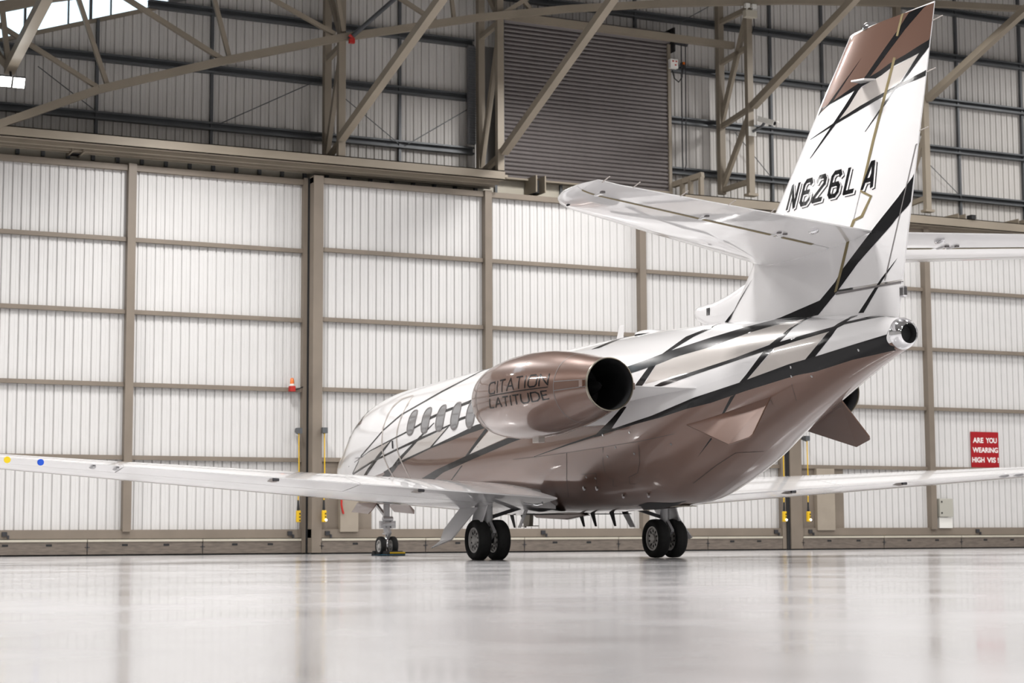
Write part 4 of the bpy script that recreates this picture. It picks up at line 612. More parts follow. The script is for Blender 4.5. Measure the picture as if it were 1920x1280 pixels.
# dark pipe with a red clamp beside the first column
dp = tag(MB().tube([(11.9, -.72, 11.22), (11.9, -2.1, 12.55)], .05, 12).build('rain_pipe', M['galv'], smooth=40), 'dark pipe slanting up from the truss chord to the roof', 'pipe')
tag(MB().box(11.74, 11.83, -.80, -.68, 11.10, 11.2).tube([(11.78, -.78, 11.2), (11.78, -.68, 11.28)], .035, 10).build('pipe_clamp', M['redlamp']), 'small red clamp on the truss chord', 'clamp')

# ------------------------------------------------------------------ roller shutter
rs = tag(empty('roller_shutter', (12.95, -7.2, 8.66)), 'tall brown grey roller shutter of narrow slats, above the door', 'shutter')
H = .1
pr = [(.008, 0), (-.020, .010), (-.034, .032), (-.034, .058), (-.022, .080), (.004, .092), (.010, .1)]
me = bpy.data.meshes.new('slat')
mb = MB().grid([[(x, -4.97+7.2, z) for x, z in pr], [(x, -9.42+7.2, z) for x, z in pr]], flip=False)
me.from_pydata(mb.v, [], mb.f); me.materials.append(M['shutter'])
z = 8.66
while z < 12.36:
    place(me, 'slat', rs, (12.95, -7.2, z)); z += H
MB().box(12.88, 13.02, -9.50, -9.42, 8.6, 12.35).build('guide_rail', M['beige2'], rs)
MB().box(12.88, 13.02, -4.97, -4.86, 8.6, 12.45).build('guide_rail', M['galv'], rs)
MB().tube([(13.0, -4.9, 12.52), (13.0, -9.5, 12.52)], .16, 20).build('barrel', M['shutter'], rs, smooth=40)
MB().box(12.75, 13.2, -9.56, -9.52, 12.15, 12.75).build('end_plate', M['gap'], rs)
mb = MB().tube([(12.85, -9.56, 12.45), (12.85, -9.95, 12.42)], .09, 14).tube([(12.85, -9.75, 12.5), (12.75, -9.98, 12.5)], .07, 12)
mb.build('motor', M['darkmetal'], rs, smooth=40)
tag(MB().tube([(12.72, -9.83, 12.38), (12.72, -9.80, 9.35), (12.72, -9.77, 9.22), (12.72, -9.74, 9.18), (12.72, -9.71, 9.24), (12.72, -9.70, 9.6), (12.72, -9.71, 12.38)], .014, 6).build('hand_chain', M['darkmetal']), 'dark hand chain looping down beside the roller shutter', 'chain')
MB().box(12.55, 12.70, -11.15, -4.9, 12.36, 12.52).build('header_bar', M['beige2'], rs)
cb = tag(MB().box(12.72, 12.84, -9.62, -9.40, 11.72, 11.95).build('control_box', M['boxwhite'], bevel=.01), 'white control box with red buttons beside the shutter', 'control box')
for dy, dz in ((-.05, .05), (.04, .05), (-.03, -.04)): MB().box(12.705, 12.72, -9.51+dy-.02, -9.51+dy+.02, 11.84+dz-.015, 11.84+dz+.015).build('button', M['redlamp'], cb)
iso = tag(MB().box(12.8, 12.9, -9.86, -9.78, 11.78, 11.93).build('isolator_switch', M['gap'], bevel=.01), 'small black and yellow isolator switch by the shutter', 'switch')
MB().box(12.78, 12.8, -9.85, -9.79, 11.86, 11.92).build('knob', M['orange'], iso)
tag(MB().tube([(12.86, -9.53, 11.70), (12.85, -9.58, 11.5), (12.85, -9.7, 11.42), (12.85, -9.8, 11.55), (12.85, -9.82, 11.78)], .015, 8).build('power_cable', M['gap']), 'black cable hanging in a loop below the control box', 'cable')
# steel stub beside the shutter foot
sb = struct(empty('stub_frame', (12.3, -9.6, 8.5)), 'short beige steel frame at the foot of the shutter')
MB().bar((12.95, -9.55, 8.86), (12.05, -9.85, 8.98), .12, .13).build('beam', M['beige2'], sb)
for x, y in ((12.08, -9.82), (12.4, -9.72), (12.65, -9.64)): MB().box(x-.05, x+.05, y-.05, y+.05, 8.46, 8.93).build('leg', M['beige2'], sb)
tag(MB().box(13.05, 13.14, -4.30, -4.12, 9.42, 11.75).build('cable_duct', M['duct']), 'dark ribbed vertical duct beside the roller shutter', 'duct')
for k in range(40): MB().box(13.03, 13.05, -4.30, -4.12, 9.44+k*.057, 9.47+k*.057).build('rib', M['galv'], bpy.data.objects['cable_duct'])

# ------------------------------------------------------------------ small things on the doors and columns
sg = tag(MB().box(12.30, 12.325, -18.86, -17.96, 2.06, 2.985).build('safety_sign', M['red']), 'red square sign reading ARE YOU WEARING HIGH VIS', 'sign')
def letters(parent, txt, yl, yr, zb, h, X):
    cu = bpy.data.curves.new('sign_text', 'FONT'); cu.body = txt; cu.size = 1; cu.offset = .03
    o = bpy.data.objects.new('sign_text', cu); COL.objects.link(o)
    bpy.context.view_layer.update()
    me = bpy.data.meshes.new_from_object(o.evaluated_get(bpy.context.evaluated_depsgraph_get()))
    bpy.data.objects.remove(o); bpy.data.curves.remove(cu)
    xs = [v.co.x for v in me.vertices]; ys = [v.co.y for v in me.vertices]
    a, b, c, d = min(xs), max(xs), min(ys), max(ys)
    org = ORG[parent.name]
    for v in me.vertices:
        v.co = Vector((X, yl+(yr-yl)*(v.co.x-a)/(b-a), zb+h*(v.co.y-c)/(d-c)))-org
    me.materials.clear(); me.materials.append(M['signwhite'])
    me.name = 'lettering'
    return link(me, 'lettering', parent, org)
letters(sg, 'ARE', -18.02, -18.36, 2.70, .135, 12.297)
letters(sg, 'YOU', -18.44, -18.80, 2.70, .135, 12.297)
letters(sg, 'WEARING', -18.00, -18.83, 2.45, .135, 12.297)
letters(sg, 'HIGH', -17.98, -18.38, 2.195, .135, 12.297)
letters(sg, 'VIS', -18.46, -18.75, 2.195, .135, 12.297)
letters(sg, '!', -18.81, -18.845, 2.195, .135, 12.297)

eb = tag(MB().box(12.12, 12.3, -17.17, -16.75, .80, 1.26).build('electrical_cabinet', M['boxgrey'], bevel=.008), 'grey electrical cabinet with white lower box by the post', 'cabinet')
MB().box(12.16, 12.3, -17.17, -16.76, .52, .79).build('lower_box', M['boxwhite'], eb)
for z in (.9, 1.18): MB().box(12.11, 12.12, -16.83, -16.79, z-.02, z+.02).build('lock', M['gap'], eb)

def pendant(y, X, ztop, label, lit):
    o = tag(empty('pendant_control', (X, y, .66)), label, 'control pendant', 'yellow door control pendants')
    MB().tube([(X, y, ztop), (X, y-.01, 1.7), (X, y+.005, 1.15)], .013, 8).build('cable', M['yellow'], o)
    MB().tube([(X, y+.005, 1.15), (X, y+.005, .93)], [.018, .03], 8).build('grip', M['gap'], o)
    bx = MB().box(X-.035, X+.035, y-.048, y+.048, .68, .93).build('button_box', M['yellow'], o, bevel=.015)
    for z in (.72, .79, .86): MB().tube([(X-.05, y-.02, z), (X-.04, y-.02, z)], .016, 10).build('button', M['gap'], bx)
    if lit: MB().tube([(X-.055, y-.03, .725), (X-.042, y-.03, .725)], .024, 12).build('indicator_light', M['smallled'], bx)
    MB().bar((X, y, ztop), (X+.2, y, ztop+.06), .05, .08).box(X-.05, X+.05, y-.06, y+.06, ztop-.02, ztop+.1).build('bracket', M['galv'], o)
pendant(.16, 12.5, 2.6, 'yellow pendant control hanging below the amber strobe side of the dark gap', False)
pendant(-.30, 12.16, 2.6, 'yellow pendant control with lit lamp on the post beside the jet nose', True)
pendant(-12.06, 12.14, 2.6, 'yellow pendant control on the near side of the gap behind the strakes', True)
pendant(-12.72, 12.08, 2.66, 'yellow pendant control next to the beige cover behind the starboard strake', True)

st = tag(empty('warning_strobe', (12.6, .285, 3.48)), 'red warning beacon with amber lens on the door rail', 'warning light')
MB().box(12.54, 12.68, .225, .345, 3.49, 3.61).build('base', M['redlamp'], st, bevel=.01)
MB().tube([(12.61, .285, 3.61), (12.61, .285, 3.655)], .058, 20).build('collar', M['boxwhite'], st, smooth=40)
MB().lathe([(0, .048), (.09, .042), (.125, .03), (.135, .0)], (12.61, .285, 3.655), (0, 0, 1), 20).build('lens', M['orange'], st, smooth=50)
MB().tube([(12.62, .22, 3.53), (12.62, .12, 3.56), (12.62, .03, 3.6)], .012, 8).build('cable', M['gap'], st)

sc = tag(empty('security_camera', (11.9, -11.45, 10.15)), 'white security camera on an arm from the column', 'camera')
MB().box(12.0, 12.03, -11.37, -11.16, 10.05, 10.28).build('mount_plate', M['boxwhite'], sc)
MB().tube([(12.0, -11.27, 10.16), (11.8, -11.38, 10.24), (11.75, -11.45, 10.34)], .035, 10).build('arm', M['galv'], sc)
MB().bar((11.9, -11.38, 10.46), (11.55, -11.6, 10.30), .13, .12).build('housing', M['boxwhite'], sc, bevel=.015)
MB().bar((11.92, -11.37, 10.53), (11.47, -11.65, 10.325), .16, .015).build('sunshield', M['boxwhite'], sc)
MB().tube([(11.56, -11.595, 10.30), (11.53, -11.612, 10.288)], .045, 14).build('lens', M['gap'], sc)

em = tag(empty('emergency_light', (11.95, -11.2, 13.0)), 'cream emergency light with two lamp heads on the column top', 'light')
MB().box(11.86, 12.02, -11.38, -11.05, 12.98, 13.16).build('housing', M['cream'], em, bevel=.01)
for dy in (-.09, .1):
    hd = MB().tube([(11.9, -11.2+dy, 13.16), (11.9, -11.2+dy, 13.21)], .02, 8).box(11.84, 11.94, -11.2+dy-.06, -11.2+dy+.06, 13.21, 13.31).build('lamp_head', M['boxwhite'], em)
MB().tube([(11.95, -11.33, 12.98), (11.97, -11.36, 12.8), (12.0, -11.3, 12.62)], .01, 6).build('cable', M['gap'], em)

fl = tag(empty('twin_floodlight', (11.4, 6.6, 9.2)), 'bright twin LED floodlight hanging below the roof brace', 'floodlight')
for dy in (.13, -.13):
    c = Vector((11.35, 6.6+dy, 9.36))
    n = Vector((-.75, .05, -.66)).normalized(); r = n.cross(Vector((0, 0, 1))).normalized(); u = r.cross(n)
    q = lambda a, b, d: c+r*a+u*b+n*d
    hd = MB().plate([q(-.115, -.115, 0), q(.115, -.115, 0), q(.115, .115, 0), q(-.115, .115, 0)], -n, .05).build('lamp_head', M['darkmetal'], fl)
    MB().plate([q(-.105, -.105, .012), q(.105, -.105, .012), q(.105, .105, .012), q(-.105, .105, .012)], -n, .008).build('lens', M['led'], hd)
MB().tube([(11.5, 6.6, 9.42), (11.55, 6.6, 9.6), (11.7, 6.6, 9.7)], .025, 8).bar((11.45, 6.78, 9.42), (11.45, 6.42, 9.42), .03, .03).build('bracket', M['darkmetal'], fl)
ld = bpy.data.lights.new('floodlight_lamp', 'SPOT'); ld.energy = 60; ld.spot_size = 2.4; ld.color = (1, .97, .92); ld.shadow_soft_size = .12
lo = bpy.data.objects.new('floodlight_lamp', ld); COL.objects.link(lo); lo.parent = fl; lo.location = (-.12, 0, .1)
lo.rotation_euler = Vector((-.75, .05, -.66)).to_track_quat('-Z', 'Y').to_euler()

tag(MB().tube([(12.22, -.72, 1.18), (12.2, -.71, 1.05), (12.2, -.735, .93), (12.21, -.76, .86)], .022, 8).build('red_strap', M['redlamp'], smooth=50), 'short red strap hanging on the beige cover near the nose wheel', 'strap')

# ================================================================== THE JET
jet = tag(empty('business_jet', (0, 0, 0)), 'white and bronze twin-engine business jet with black stripes, parked tail towards the viewer', 'airplane')

def cdt_fill(poly, step):
    """triangles filling a 2-D outline, with inner points every step: returns verts, tris"""
    pts = [Vector(p) for p in poly]
    # drop repeats
    cl = []
    for p in pts:
        if not cl or (p-cl[-1]).length > 1e-5: cl.append(p)
    if (cl[0]-cl[-1]).length < 1e-5: cl.pop()
    n = len(cl)
    if sum(cl[i].x*cl[(i+1) % n].y-cl[(i+1) % n].x*cl[i].y for i in range(n)) < 0: cl.reverse()
    x0, x1 = min(p.x for p in cl), max(p.x for p in cl); y0, y1 = min(p.y for p in cl), max(p.y for p in cl)
    def inside(x, y):
        c = False; j = n-1
        for i in range(n):
            a, b = cl[i], cl[j]
            if (a.y > y) != (b.y > y) and x < (b.x-a.x)*(y-a.y)/(b.y-a.y)+a.x: c = not c
            j = i
        return c
    ex = list(cl)
    nx, ny = int((x1-x0)/step[0]), int((y1-y0)/step[1])
    for i in range(1, nx+1):
        for j in range(1, ny+1):
            x, y = x0+(x1-x0)*(i-.5)/nx, y0+(y1-y0)*(j-.5)/ny
            if inside(x, y): ex.append(Vector((x, y)))
    v, e, f, *_ = delaunay_2d_cdt(ex, [(i, (i+1) % n) for i in range(n)], [list(range(n))], 1, 1e-6)
    return v, f
def paint(mb, poly, step, surf, mat_index, both=False):
    """a painted area: the outline lies in the surface's own coordinates"""
    v, f = cdt_fill(poly, step)
    for sgn in ((1, -1) if both else (1,)):
        mb.add([(lambda q: (q[0], sgn*q[1], q[2]))(surf(p.x, p.y)) for p in v], f, mat_index)

# ---- fuselage
FM = [M['white'], M['brown'], M['tan'], M['black'], M['doorline'], M['seambrown'], M['gap']]
mb = MB()
xs = []
x = -8.06
while x < 8.0: xs.append(x); x += .08
xs += [8.0+.05*k for k in range(0, 41)]+[10.04, 10.07, 10.09, 10.11, 10.125, 10.13]
NTH = 112
rows = [[fus(x, 2*PI*k/NTH) for k in range(NTH+1)] for x in xs]
mb.grid(rows)
# bronze belly: from the boundary down to the keel
bl = sorted(FUS_BROWN)
bl = [(-8.05, -.62)]+[p for p in bl if p[0] > -7.8 and p[0] < 5.2]+[(5.6, -.50), (6.6, -.58), (7.6, -.66), (8.5, -.72), (9.3, -.8), (9.9, -.9), (10.1, -1.0)]
bth = pchip([p[0] for p in bl], [p[1] for p in bl])
for sgn in (1, -1):
    g = [[(lambda q: (q[0], sgn*q[1], q[2]))(fus(x, bth(x)+(-PI/2-bth(x))*k/20, .0015)) for k in range(21)] for x in xs if x < 10.1]
    mb.grid(g, 1)
for k, (mi, off) in {'tan': (2, .0022), 'black': (3, .0032), 'doorline': (4, .006), 'seams': (5, .004), 'well': (6, .004)}.items():
    for poly in FUS_PAINT[k]: paint(mb, poly, (.09, .07), lambda x, t, off=off: fus(x, t, off), mi, both=(k not in ('doorline', 'seams')))
fu = mb.build('fuselage', FM, jet, smooth=50)

# quarter-turn studs on the service panels
for sx, sa in STUDS: MB().tube([fus(sx, sa, -.002), fus(sx, sa, .006)], .017, 10).build('panel_stud', M['steel'], fu)
# cabin windows
def rrect(cx, ct, w, h, n=6, p=.72):
    o = []
    for k in range(40):
        a = 2*PI*k/40; c, s = math.cos(a), math.sin(a)
        o.append((cx+w/2*math.copysign(abs(c)**p, c), ct+h/2*math.copysign(abs(s)**p, s)))
    return o
for wx in (4.08, 3.455, 2.83, 2.215, 1.60, .985, .37):
    for sgn in (1, -1):
        th0 = math.asin(min(1, (2.315-fus_m(wx))/(fus_t(wx)-fus_m(wx))))
        m2 = MB(); m3 = MB()
        a = rrect(wx, th0, .36, .43); b = rrect(wx, th0, .30, .375)
        ring = [[(lambda q: (q[0], sgn*q[1], q[2]))(fus(p[0], p[1], .006)) for p in a+a[:1]], [(lambda q: (q[0], sgn*q[1], q[2]))(fus(p[0], p[1], .009)) for p in b+b[:1]],
                [(lambda q: (q[0], sgn*q[1], q[2]))(fus(p[0], p[1], .0045)) for p in b+b[:1]]]
        m2.grid(ring, 0)
        v, f = cdt_fill(b, (.05, .05))
        m2.add([(lambda q: (q[0], sgn*q[1], q[2]))(fus(p.x, p.y, .0045)) for p in v], f, 1)
        sh = [(p[0], max(p[1], th0+.09)) for p in rrect(wx, th0, .29, .36)]
        m2.build('cabin_window', [M['seam'], M['pane']], fu, smooth=30)
# cockpit glazing
for sgn in (1, -1):
    for poly in ([(8.55, .55), (7.7, .38), (6.95, .50), (7.35, .95), (8.30, .95)], [(8.72, .95), (8.50, 1.0), (8.12, 1.12), (8.25, 1.5), (8.78, 1.5)]):
        m2 = MB(); v, f = cdt_fill(poly, (.07, .06))
        m2.add([(lambda q: (q[0], sgn*q[1], q[2]))(fus(p.x, p.y, .005)) for p in v], f)
        m2.build('cockpit_window', M['glass'], fu, smooth=30)
# door handle, panel seams, probes
dh = MB()
for t in (.05,):
    dh.tube([fus(4.86, -.12, .012), fus(4.86, 0, .012)], .014, 8)
dh.build('door_handle', M['darkmetal'], fu)
MB().tube([fus(4.8, -.62, .012), fus(4.72, -.78, .012)], .03, 8).build('step_handle', M['steel'], fu)
MB().tube([fus(6.6, -.17, .0), fus(6.6, -.17, .06), fus(6.72, -.17, .07)], .015, 8).build('pitot_probe', M['steel'], fu)
# tail cone cap: polished exhaust of the auxiliary power unit
zc = (fus_t(-8.06)+fus_b(-8.06))/2
MB().lathe([(0, .186), (.02, .186), (.06, .174), (.10, .15), (.13, .125), (.135, .115), (.125, .108), (.03, .10), (.03, 0)], (-8.055, 0, zc), (-1, 0, -.06), 48, mats=[0, 0, 0, 0, 0, 0, 1, 1]).build('exhaust_cap', [M['chrome'], M['dark']], fu, smooth=40)
# antennas on the crown
def blade(parent, x, y, z, h, c, sweep, name='blade_antenna', m='white', down=1, th=.012):
    w = th
    mbb = MB(); P = [(0, 0), (-c, 0), (-c-sweep*.9, h), (-sweep-c*.25, h)]
    mbb.plate([(x+a, y-w/2, z+down*b) for a, b in P], (0, 1, 0), w)
    return mbb.build(name, M[m], parent, bevel=.004)
blade(fu, -1.28, 0, 3.21, .24, .20, .06)
blade(fu, 2.35, 0, 3.16, .13, .16, .08)
MB().lathe([(0, .26), (.03, .25), (.055, .18), (.065, .0)], (-2.35, 0, 3.215), (0, 0, 1), 32).build('antenna_dome', M['white'], fu, smooth=50)

# ---- antennas and drains under the belly
bf = fu
for x in (-.02, -.40, -1.0, 2.4, 2.0):
    mbb = MB(); h = .21
    mbb.plate([(x, -.006, .70), (x-.13, -.006, .70), (x-.20, -.006, .70-h), (x-.15, -.006, .70-h)], (0, 1, 0), .012)
    mbb.build('belly_antenna', M['gap'], bf)
MB().plate([(1.5, -.05, .70), (-.2, -.05, .70), (-.35, -.05, .66), (.3, -.05, .60), (1.35, -.05, .64)], (0, 1, 0), .1).build('keel_antenna', M['brown'], bf, bevel=.02)
def mast(x, zt, zb):
    m2 = MB().plate([(x+.15, -.035, zt), (x-.12, -.035, zt), (x-.10, -.035, zb), (x+.10, -.035, zb)], (0, 1, 0), .07)
    m2.box(x-.18, x+.18, -.10, .10, zb-.012, zb)
    m2.build('drain_mast', M['cream'], bf)
mast(-3.13, .97, .755); mast(1.72, .70, .52)
for x, th in ((-2.55, -1.0), (-3.15, -1.05), (-1.7, -.80), (-2.05, -.82)):
    q = fus(x, th)
    MB().tube([q, (q[0]-.05, q[1]+.02, q[2]-.04)], .018, 8).build('drain_tube', M['steel'], bf)

# ---- wings
def chord(y): return 3.45-2.45*(y-1.0)/10.0
def wing_pt(y, u, side):
    c = chord(y)
    inc = math.radians(1.5-1.9*max(0, (y-2)/9))
    t = .135-.015*y/11
    zt = .832+.064*y
    return (-1.25+(1-u)*c, y, zt+(1-u)*c*math.tan(inc)+side*foil(u, t)*c+.012*side*0)
def wing_part(y0, y1, u0, u1, ny, nu, close=True):
    m2 = MB()
    us = [u0+(u1-u0)*((k/nu)**1.7 if u0 == 0 else k/nu) for k in range(nu+1)]
    ys = [y0+(y1-y0)*k/ny for k in range(ny+1)]
    up = [[wing_pt(y, u, 1) for u in us] for y in ys]; lo = [[wing_pt(y, u, -1) for u in us] for y in ys]
    m2.grid(up); m2.grid(lo, flip=True)
    m2.grid([[a[-1] for a in up], [a[-1] for a in lo]]); m2.grid([[a[0] for a in up], [a[0] for a in lo]], flip=True)
    m2.grid([up[-1], lo[-1]], flip=True); m2.grid([up[0], lo[0]])
    return m2
def both(fn):
    """build a part on the port side, then its mirror image"""
    for sgn in (1, -1): fn(sgn)
def side(m2, sgn): return m2 if sgn > 0 else m2.mirror_y()
wings = {}
def make_wing(sgn):
    w = side(wing_part(.55, 10.95, 0, .74, 40, 26), sgn).build('wing', M['white'], jet, smooth=40); wings[sgn] = w
    side(wing_part(1.0, 4.05, .746, 1, 10, 8), sgn).build('flap', M['white'], w, smooth=40)
    side(wing_part(4.07, 7.35, .746, 1, 10, 8), sgn).build('flap', M['white'], w, smooth=40)
    side(wing_part(7.37, 10.4, .746, 1, 10, 8), sgn).build('aileron', M['white'], w, smooth=40)
    side(wing_part(10.42, 10.95, .746, 1, 4, 8), sgn).build('wing_tip', M['white'], w, smooth=40)
    for y in (3.13, 5.27, 7.44, 7.75):
        a = wing_pt(y, .90, -1); b = wing_pt(y, 1.0, -1)
        big = y < 7.4
        m2 = MB().plate([(a[0]+.25, y-.03, a[2]+.01), (b[0]+.10, y-.03, b[2]+.03), (b[0]+.0, y-.03, b[2]-.035), (b[0]+.12, y-.03, b[2]-.055)], (0, 1, 0), .07 if big else .04)
        side(m2, sgn).build('flap_track', M['doorline' if big else 'strut'], w, bevel=.006)
        if big:
            e = MB().tube([(b[0]+.02, y-.035, b[2]-.02), (b[0]+.02, y+.05, b[2]-.02)], .022, 12); side(e, sgn).build('track_bolt', M['darkmetal'], w)
    hk = MB().tube([(-1.05, 1.45, .83), (-1.2, 1.3, .79), (-1.25, 1.24, .81), (-1.2, 1.22, .84)], .014, 8); side(hk, sgn).build('bonding_hook', M['steel'], w)
both(make_wing)
for sy, pm, nm in ((8.86, 'stickyel', 'yellow_sticker'), (8.44, 'stickblue', 'blue_sticker')):
    q = wing_pt(sy, 1.0, -1)
    MB().tube([(q[0]-.02, sy, q[2]-.022), (q[0]-.004, sy, q[2]-.022)], .042, 24).build(nm, M[pm], wings[1])

# ---- engines
def make_engine(sgn):
    prof = []
    x = -4.29
    while x < -.981: prof.append((x, nac_r(x))); x += .06
    prof += [(-.98, .44), (-.965, .425), (-.98, .41), (-1.2, .40), (-1.9, .40), (-1.9, 0)]
    k = len(prof)
    mats = [0]*(k-6)+[1, 1, 1, 2, 2]
    m2 = MB().lathe(prof, (0, NAC_Y, NAC_Z), (1, 0, 0), 96, mats=mats)
    if sgn > 0:
        L1 = [(-1.896, .044), (-3.494, .085), (-3.484, .3900), (-1.851, .315)]
        L2 = [(-1.884, -.2794), (-3.491, -.3000), (-3.471, -.0731), (-1.91, -.0717)]
    else:
        L1 = [(-3.494, .044), (-1.896, .085), (-1.896, .39), (-3.484, .315)]
        L2 = [(-3.491, -.2794), (-1.884, -.30), (-1.91, -.0731), (-3.471, -.0717)]
    def line(txt, cor, wd):
        n = len(txt)
        wt = [GLYPH_W.get(ch, 1.0) for ch in txt]; tot = sum(wt)+.32*(n-1); p = 0
        for ch, w in zip(txt, wt):
            for path in GLYPHS[ch]:
                for quad in strokes([(gx*w, gy) for gx, gy in path], wd):
                    out = []
                    for gx, gy in quad:
                        s, t = (p+gx)/tot, gy
                        a = [cor[0][i]+(cor[1][i]-cor[0][i])*s for i in (0, 1)]; b = [cor[3][i]+(cor[2][i]-cor[3][i])*s for i in (0, 1)]
                        out.append(Vector((a[0]+(b[0]-a[0])*t, a[1]+(b[1]-a[1])*t)))
                    A, B, C_, D = out
                    m2.grid([[nac(*A.lerp(B, i/6).lerp(D.lerp(C_, i/6), k/2), .004) for i in range(7)] for k in range(3)], 3)
            p += w+.32
    line('CITATION', L1, .125); line('LATITUDE', L2, .15)
    a, b = (-1.90, -3.50)
    m2.grid([[nac(a+(b-a)*k/30, -.012+.022*k/30, .003) for k in range(31)], [nac(a+(b-a)*k/30, .012+.022*k/30, .003) for k in range(31)]], 3)
    e = side(m2, sgn).build('engine_nacelle', [M['brown'], M['chrome'], M['dark'], M['black']], jet, smooth=45)
    nz = MB().lathe([(0, .345), (-.02, .352), (-.045, .35), (-.05, .338), (-.03, .328), (.25, .34), (.9, .34), (.9, 0)], (-4.28, NAC_Y, NAC_Z), (1, 0, 0), 64, mats=[0, 0, 0, 0, 1, 1, 1])
    side(nz, sgn).build('exhaust_nozzle', [M['hot'], M['dark']], e, smooth=40)
    co = MB().lathe([(0, 0), (.12, .06), (.5, .16), (.8, .2)], (-4.1, NAC_Y, NAC_Z), (1, 0, 0), 32)
    side(co, sgn).build('exhaust_cone', M['dark'], e, smooth=40)
    # cowl joints and thrust reverser latches
    sm = MB()
    for x in (-3.62, -1.35):
        sm.grid([[nac(x+dx, 2*PI*k/80, .0025) for k in range(81)] for dx in (-.006, .006)], flip=True)
    for ph in (.16, -.10):
        sm.grid([[nac(-3.62-.66*k/20, ph+dp, .0025) for k in range(21)] for dp in (-.012, .012)], flip=True)
    side(sm, sgn).build('cowl_seam', M['seam'], e, smooth=40)
    for ph in (0.03, PI+.03):
        q = nac(-4.16, ph, .012)
        l2 = MB().box(q[0]-.10, q[0]+.0, q[1]-.03, q[1]-.0, q[2]-.045, q[2]+.045)
        side(l2, sgn).build('reverser_latch', M['brown'], e, bevel=.008)
    dm = MB().box(-2.35, -2.15, NAC_Y-.05, NAC_Y+.05, NAC_Z-.66, NAC_Z-.57); side(dm, sgn).build('drain_mast', M['doorline'], e, bevel=.01)
    # pylon
    def pyl(u, v, s):
        """u along the span 0 fuselage 1 nacelle, v along chord 0 front 1 rear"""
        y = .78+(1.42-.78)*u
        x0 = -1.35-.1*u; x1 = -5.15+.95*u
        x = x0+(x1-x0)*v
        return (x, y, 2.30-.04*(1-u)+s*(.165*math.sin(PI*min(1, v*1.02)**.62)*(1-.25*u)+.004)-.05*v*(1-u))
    m2 = MB()
    up = [[pyl(u/8, v/30, 1) for v in range(31)] for u in range(9)]; lo = [[pyl(u/8, v/30, -1) for v in range(31)] for u in range(9)]
    m2.grid(up); m2.grid(lo, flip=True); m2.grid([[r[-1] for r in up], [r[-1] for r in lo]]); m2.grid([[r[0] for r in up], [r[0] for r in lo]], flip=True)
    side(m2, sgn).build('engine_pylon', M['white'], jet, smooth=45)

# ---- lettering strokes: centre lines in a unit cell
def strokes(path, w):
    """quads and joint caps of a polyline of width w"""
    out = []
    for a, b in zip(path, path[1:]):
        dx, dy = b[0]-a[0], b[1]-a[1]; L = math.hypot(dx, dy) or 1e-6
        nx, ny = -dy/L*w/2, dx/L*w/2; ex, ey = dx/L*w*.30, dy/L*w*.30
        out.append([(a[0]-ex-nx, a[1]-ey-ny), (b[0]+ex-nx, b[1]+ey-ny), (b[0]+ex+nx, b[1]+ey+ny), (a[0]-ex+nx, a[1]-ey+ny)])
    return out
GLYPHS = {
 'C': [[(1, .82), (.9, 1), (.2, 1), (0, .82), (0, .18), (.2, 0), (.9, 0), (1, .18)]],
 'I': [[(.5, 0), (.5, 1)]],
 'T': [[(0, 1), (1, 1)], [(.5, 0), (.5, 1)]],
 'A': [[(0, 0), (.5, 1), (1, 0)], [(.2, .34), (.8, .34)]],
 'O': [[(.2, 0), (0, .18), (0, .82), (.2, 1), (.8, 1), (1, .82), (1, .18), (.8, 0), (.2, 0)]],
 'N': [[(0, 0), (0, 1), (1, 0), (1, 1)]],
 'L': [[(0, 1), (0, 0), (.95, 0)]],
 'U': [[(0, 1), (0, .2), (.22, 0), (.78, 0), (1, .2), (1, 1)]],
 'D': [[(0, 0), (0, 1), (.65, 1), (1, .75), (1, .25), (.65, 0), (0, 0)]],
 'E': [[(.95, 1), (0, 1), (0, 0), (.95, 0)], [(0, .52), (.8, .52)]],
 '6': [[(.98, .84), (.78, 1), (.22, 1), (0, .86), (0, .14), (.22, 0), (.78, 0), (1, .14), (1, .38), (.78, .5), (0, .5)]],
 '2': [[(0, .80), (.02, .86), (.22, 1), (.78, 1), (1, .86), (1, .66), (0, .14), (0, 0), (1, 0)]],
}
GLYPH_W = {'I': .16, 'T': .8, 'L': .7, 'E': .7}
both(make_engine)

# ---- vertical tail
def foil_body(xa, xb, z0, z1, na, nz, pw=1.0):
    """closed slab between the two skins of the fin; xa, xb: front and rear edge as functions of z; z0, z1: functions of a in 0..1"""
    m2 = MB()
    def pt(a, s, sg):
        zz = z0(a)+(z1(a)-z0(a))*s
        x = xa(zz)+(xb(zz)-xa(zz))*a
        return (x, sg*fin_y(x, zz), zz)
    av = [(k/na)**pw for k in range(na+1)]
    L = [[pt(a, j/nz, 1) for a in av] for j in range(nz+1)]; R_ = [[pt(a, j/nz, -1) for a in av] for j in range(nz+1)]
    m2.grid(L); m2.grid(R_, flip=True)
    for e in (0, -1):
        m2.grid([L[e], R_[e]], flip=(e == 0)); m2.grid([[r[e] for r in L], [r[e] for r in R_]], flip=(e == -1))
    return m2
def rud_bot(x): return 3.275+(-6.80-x)*-.012
mb = foil_body(fin_le, lambda z: fin_hinge(z)+.012, lambda a: 2.85, lambda a: 6.365, 30, 60, 2.0)
mb.merge(foil_body(lambda z: fin_hinge(z)+.012, fin_te, lambda a: 2.80-.0*a, lambda a: 3.262-.012*a, 10, 8))
def fin_surf(off): return lambda x, z: (x, fin_y(min(x, fin_le(z)-.001), z, off), min(z, 6.366))
def clip_fin(poly):
    out = []
    for x, z in poly:
        z = min(max(z, 2.86), 6.366); out.append((min(max(x, fin_te(z)+.0005), fin_le(z)-.001), z))
    return out
TM = [M['white'], M['brown'], M['tan'], M['black'], M['gold'], M['seam']]
hx = lambda z: fin_hinge(z)
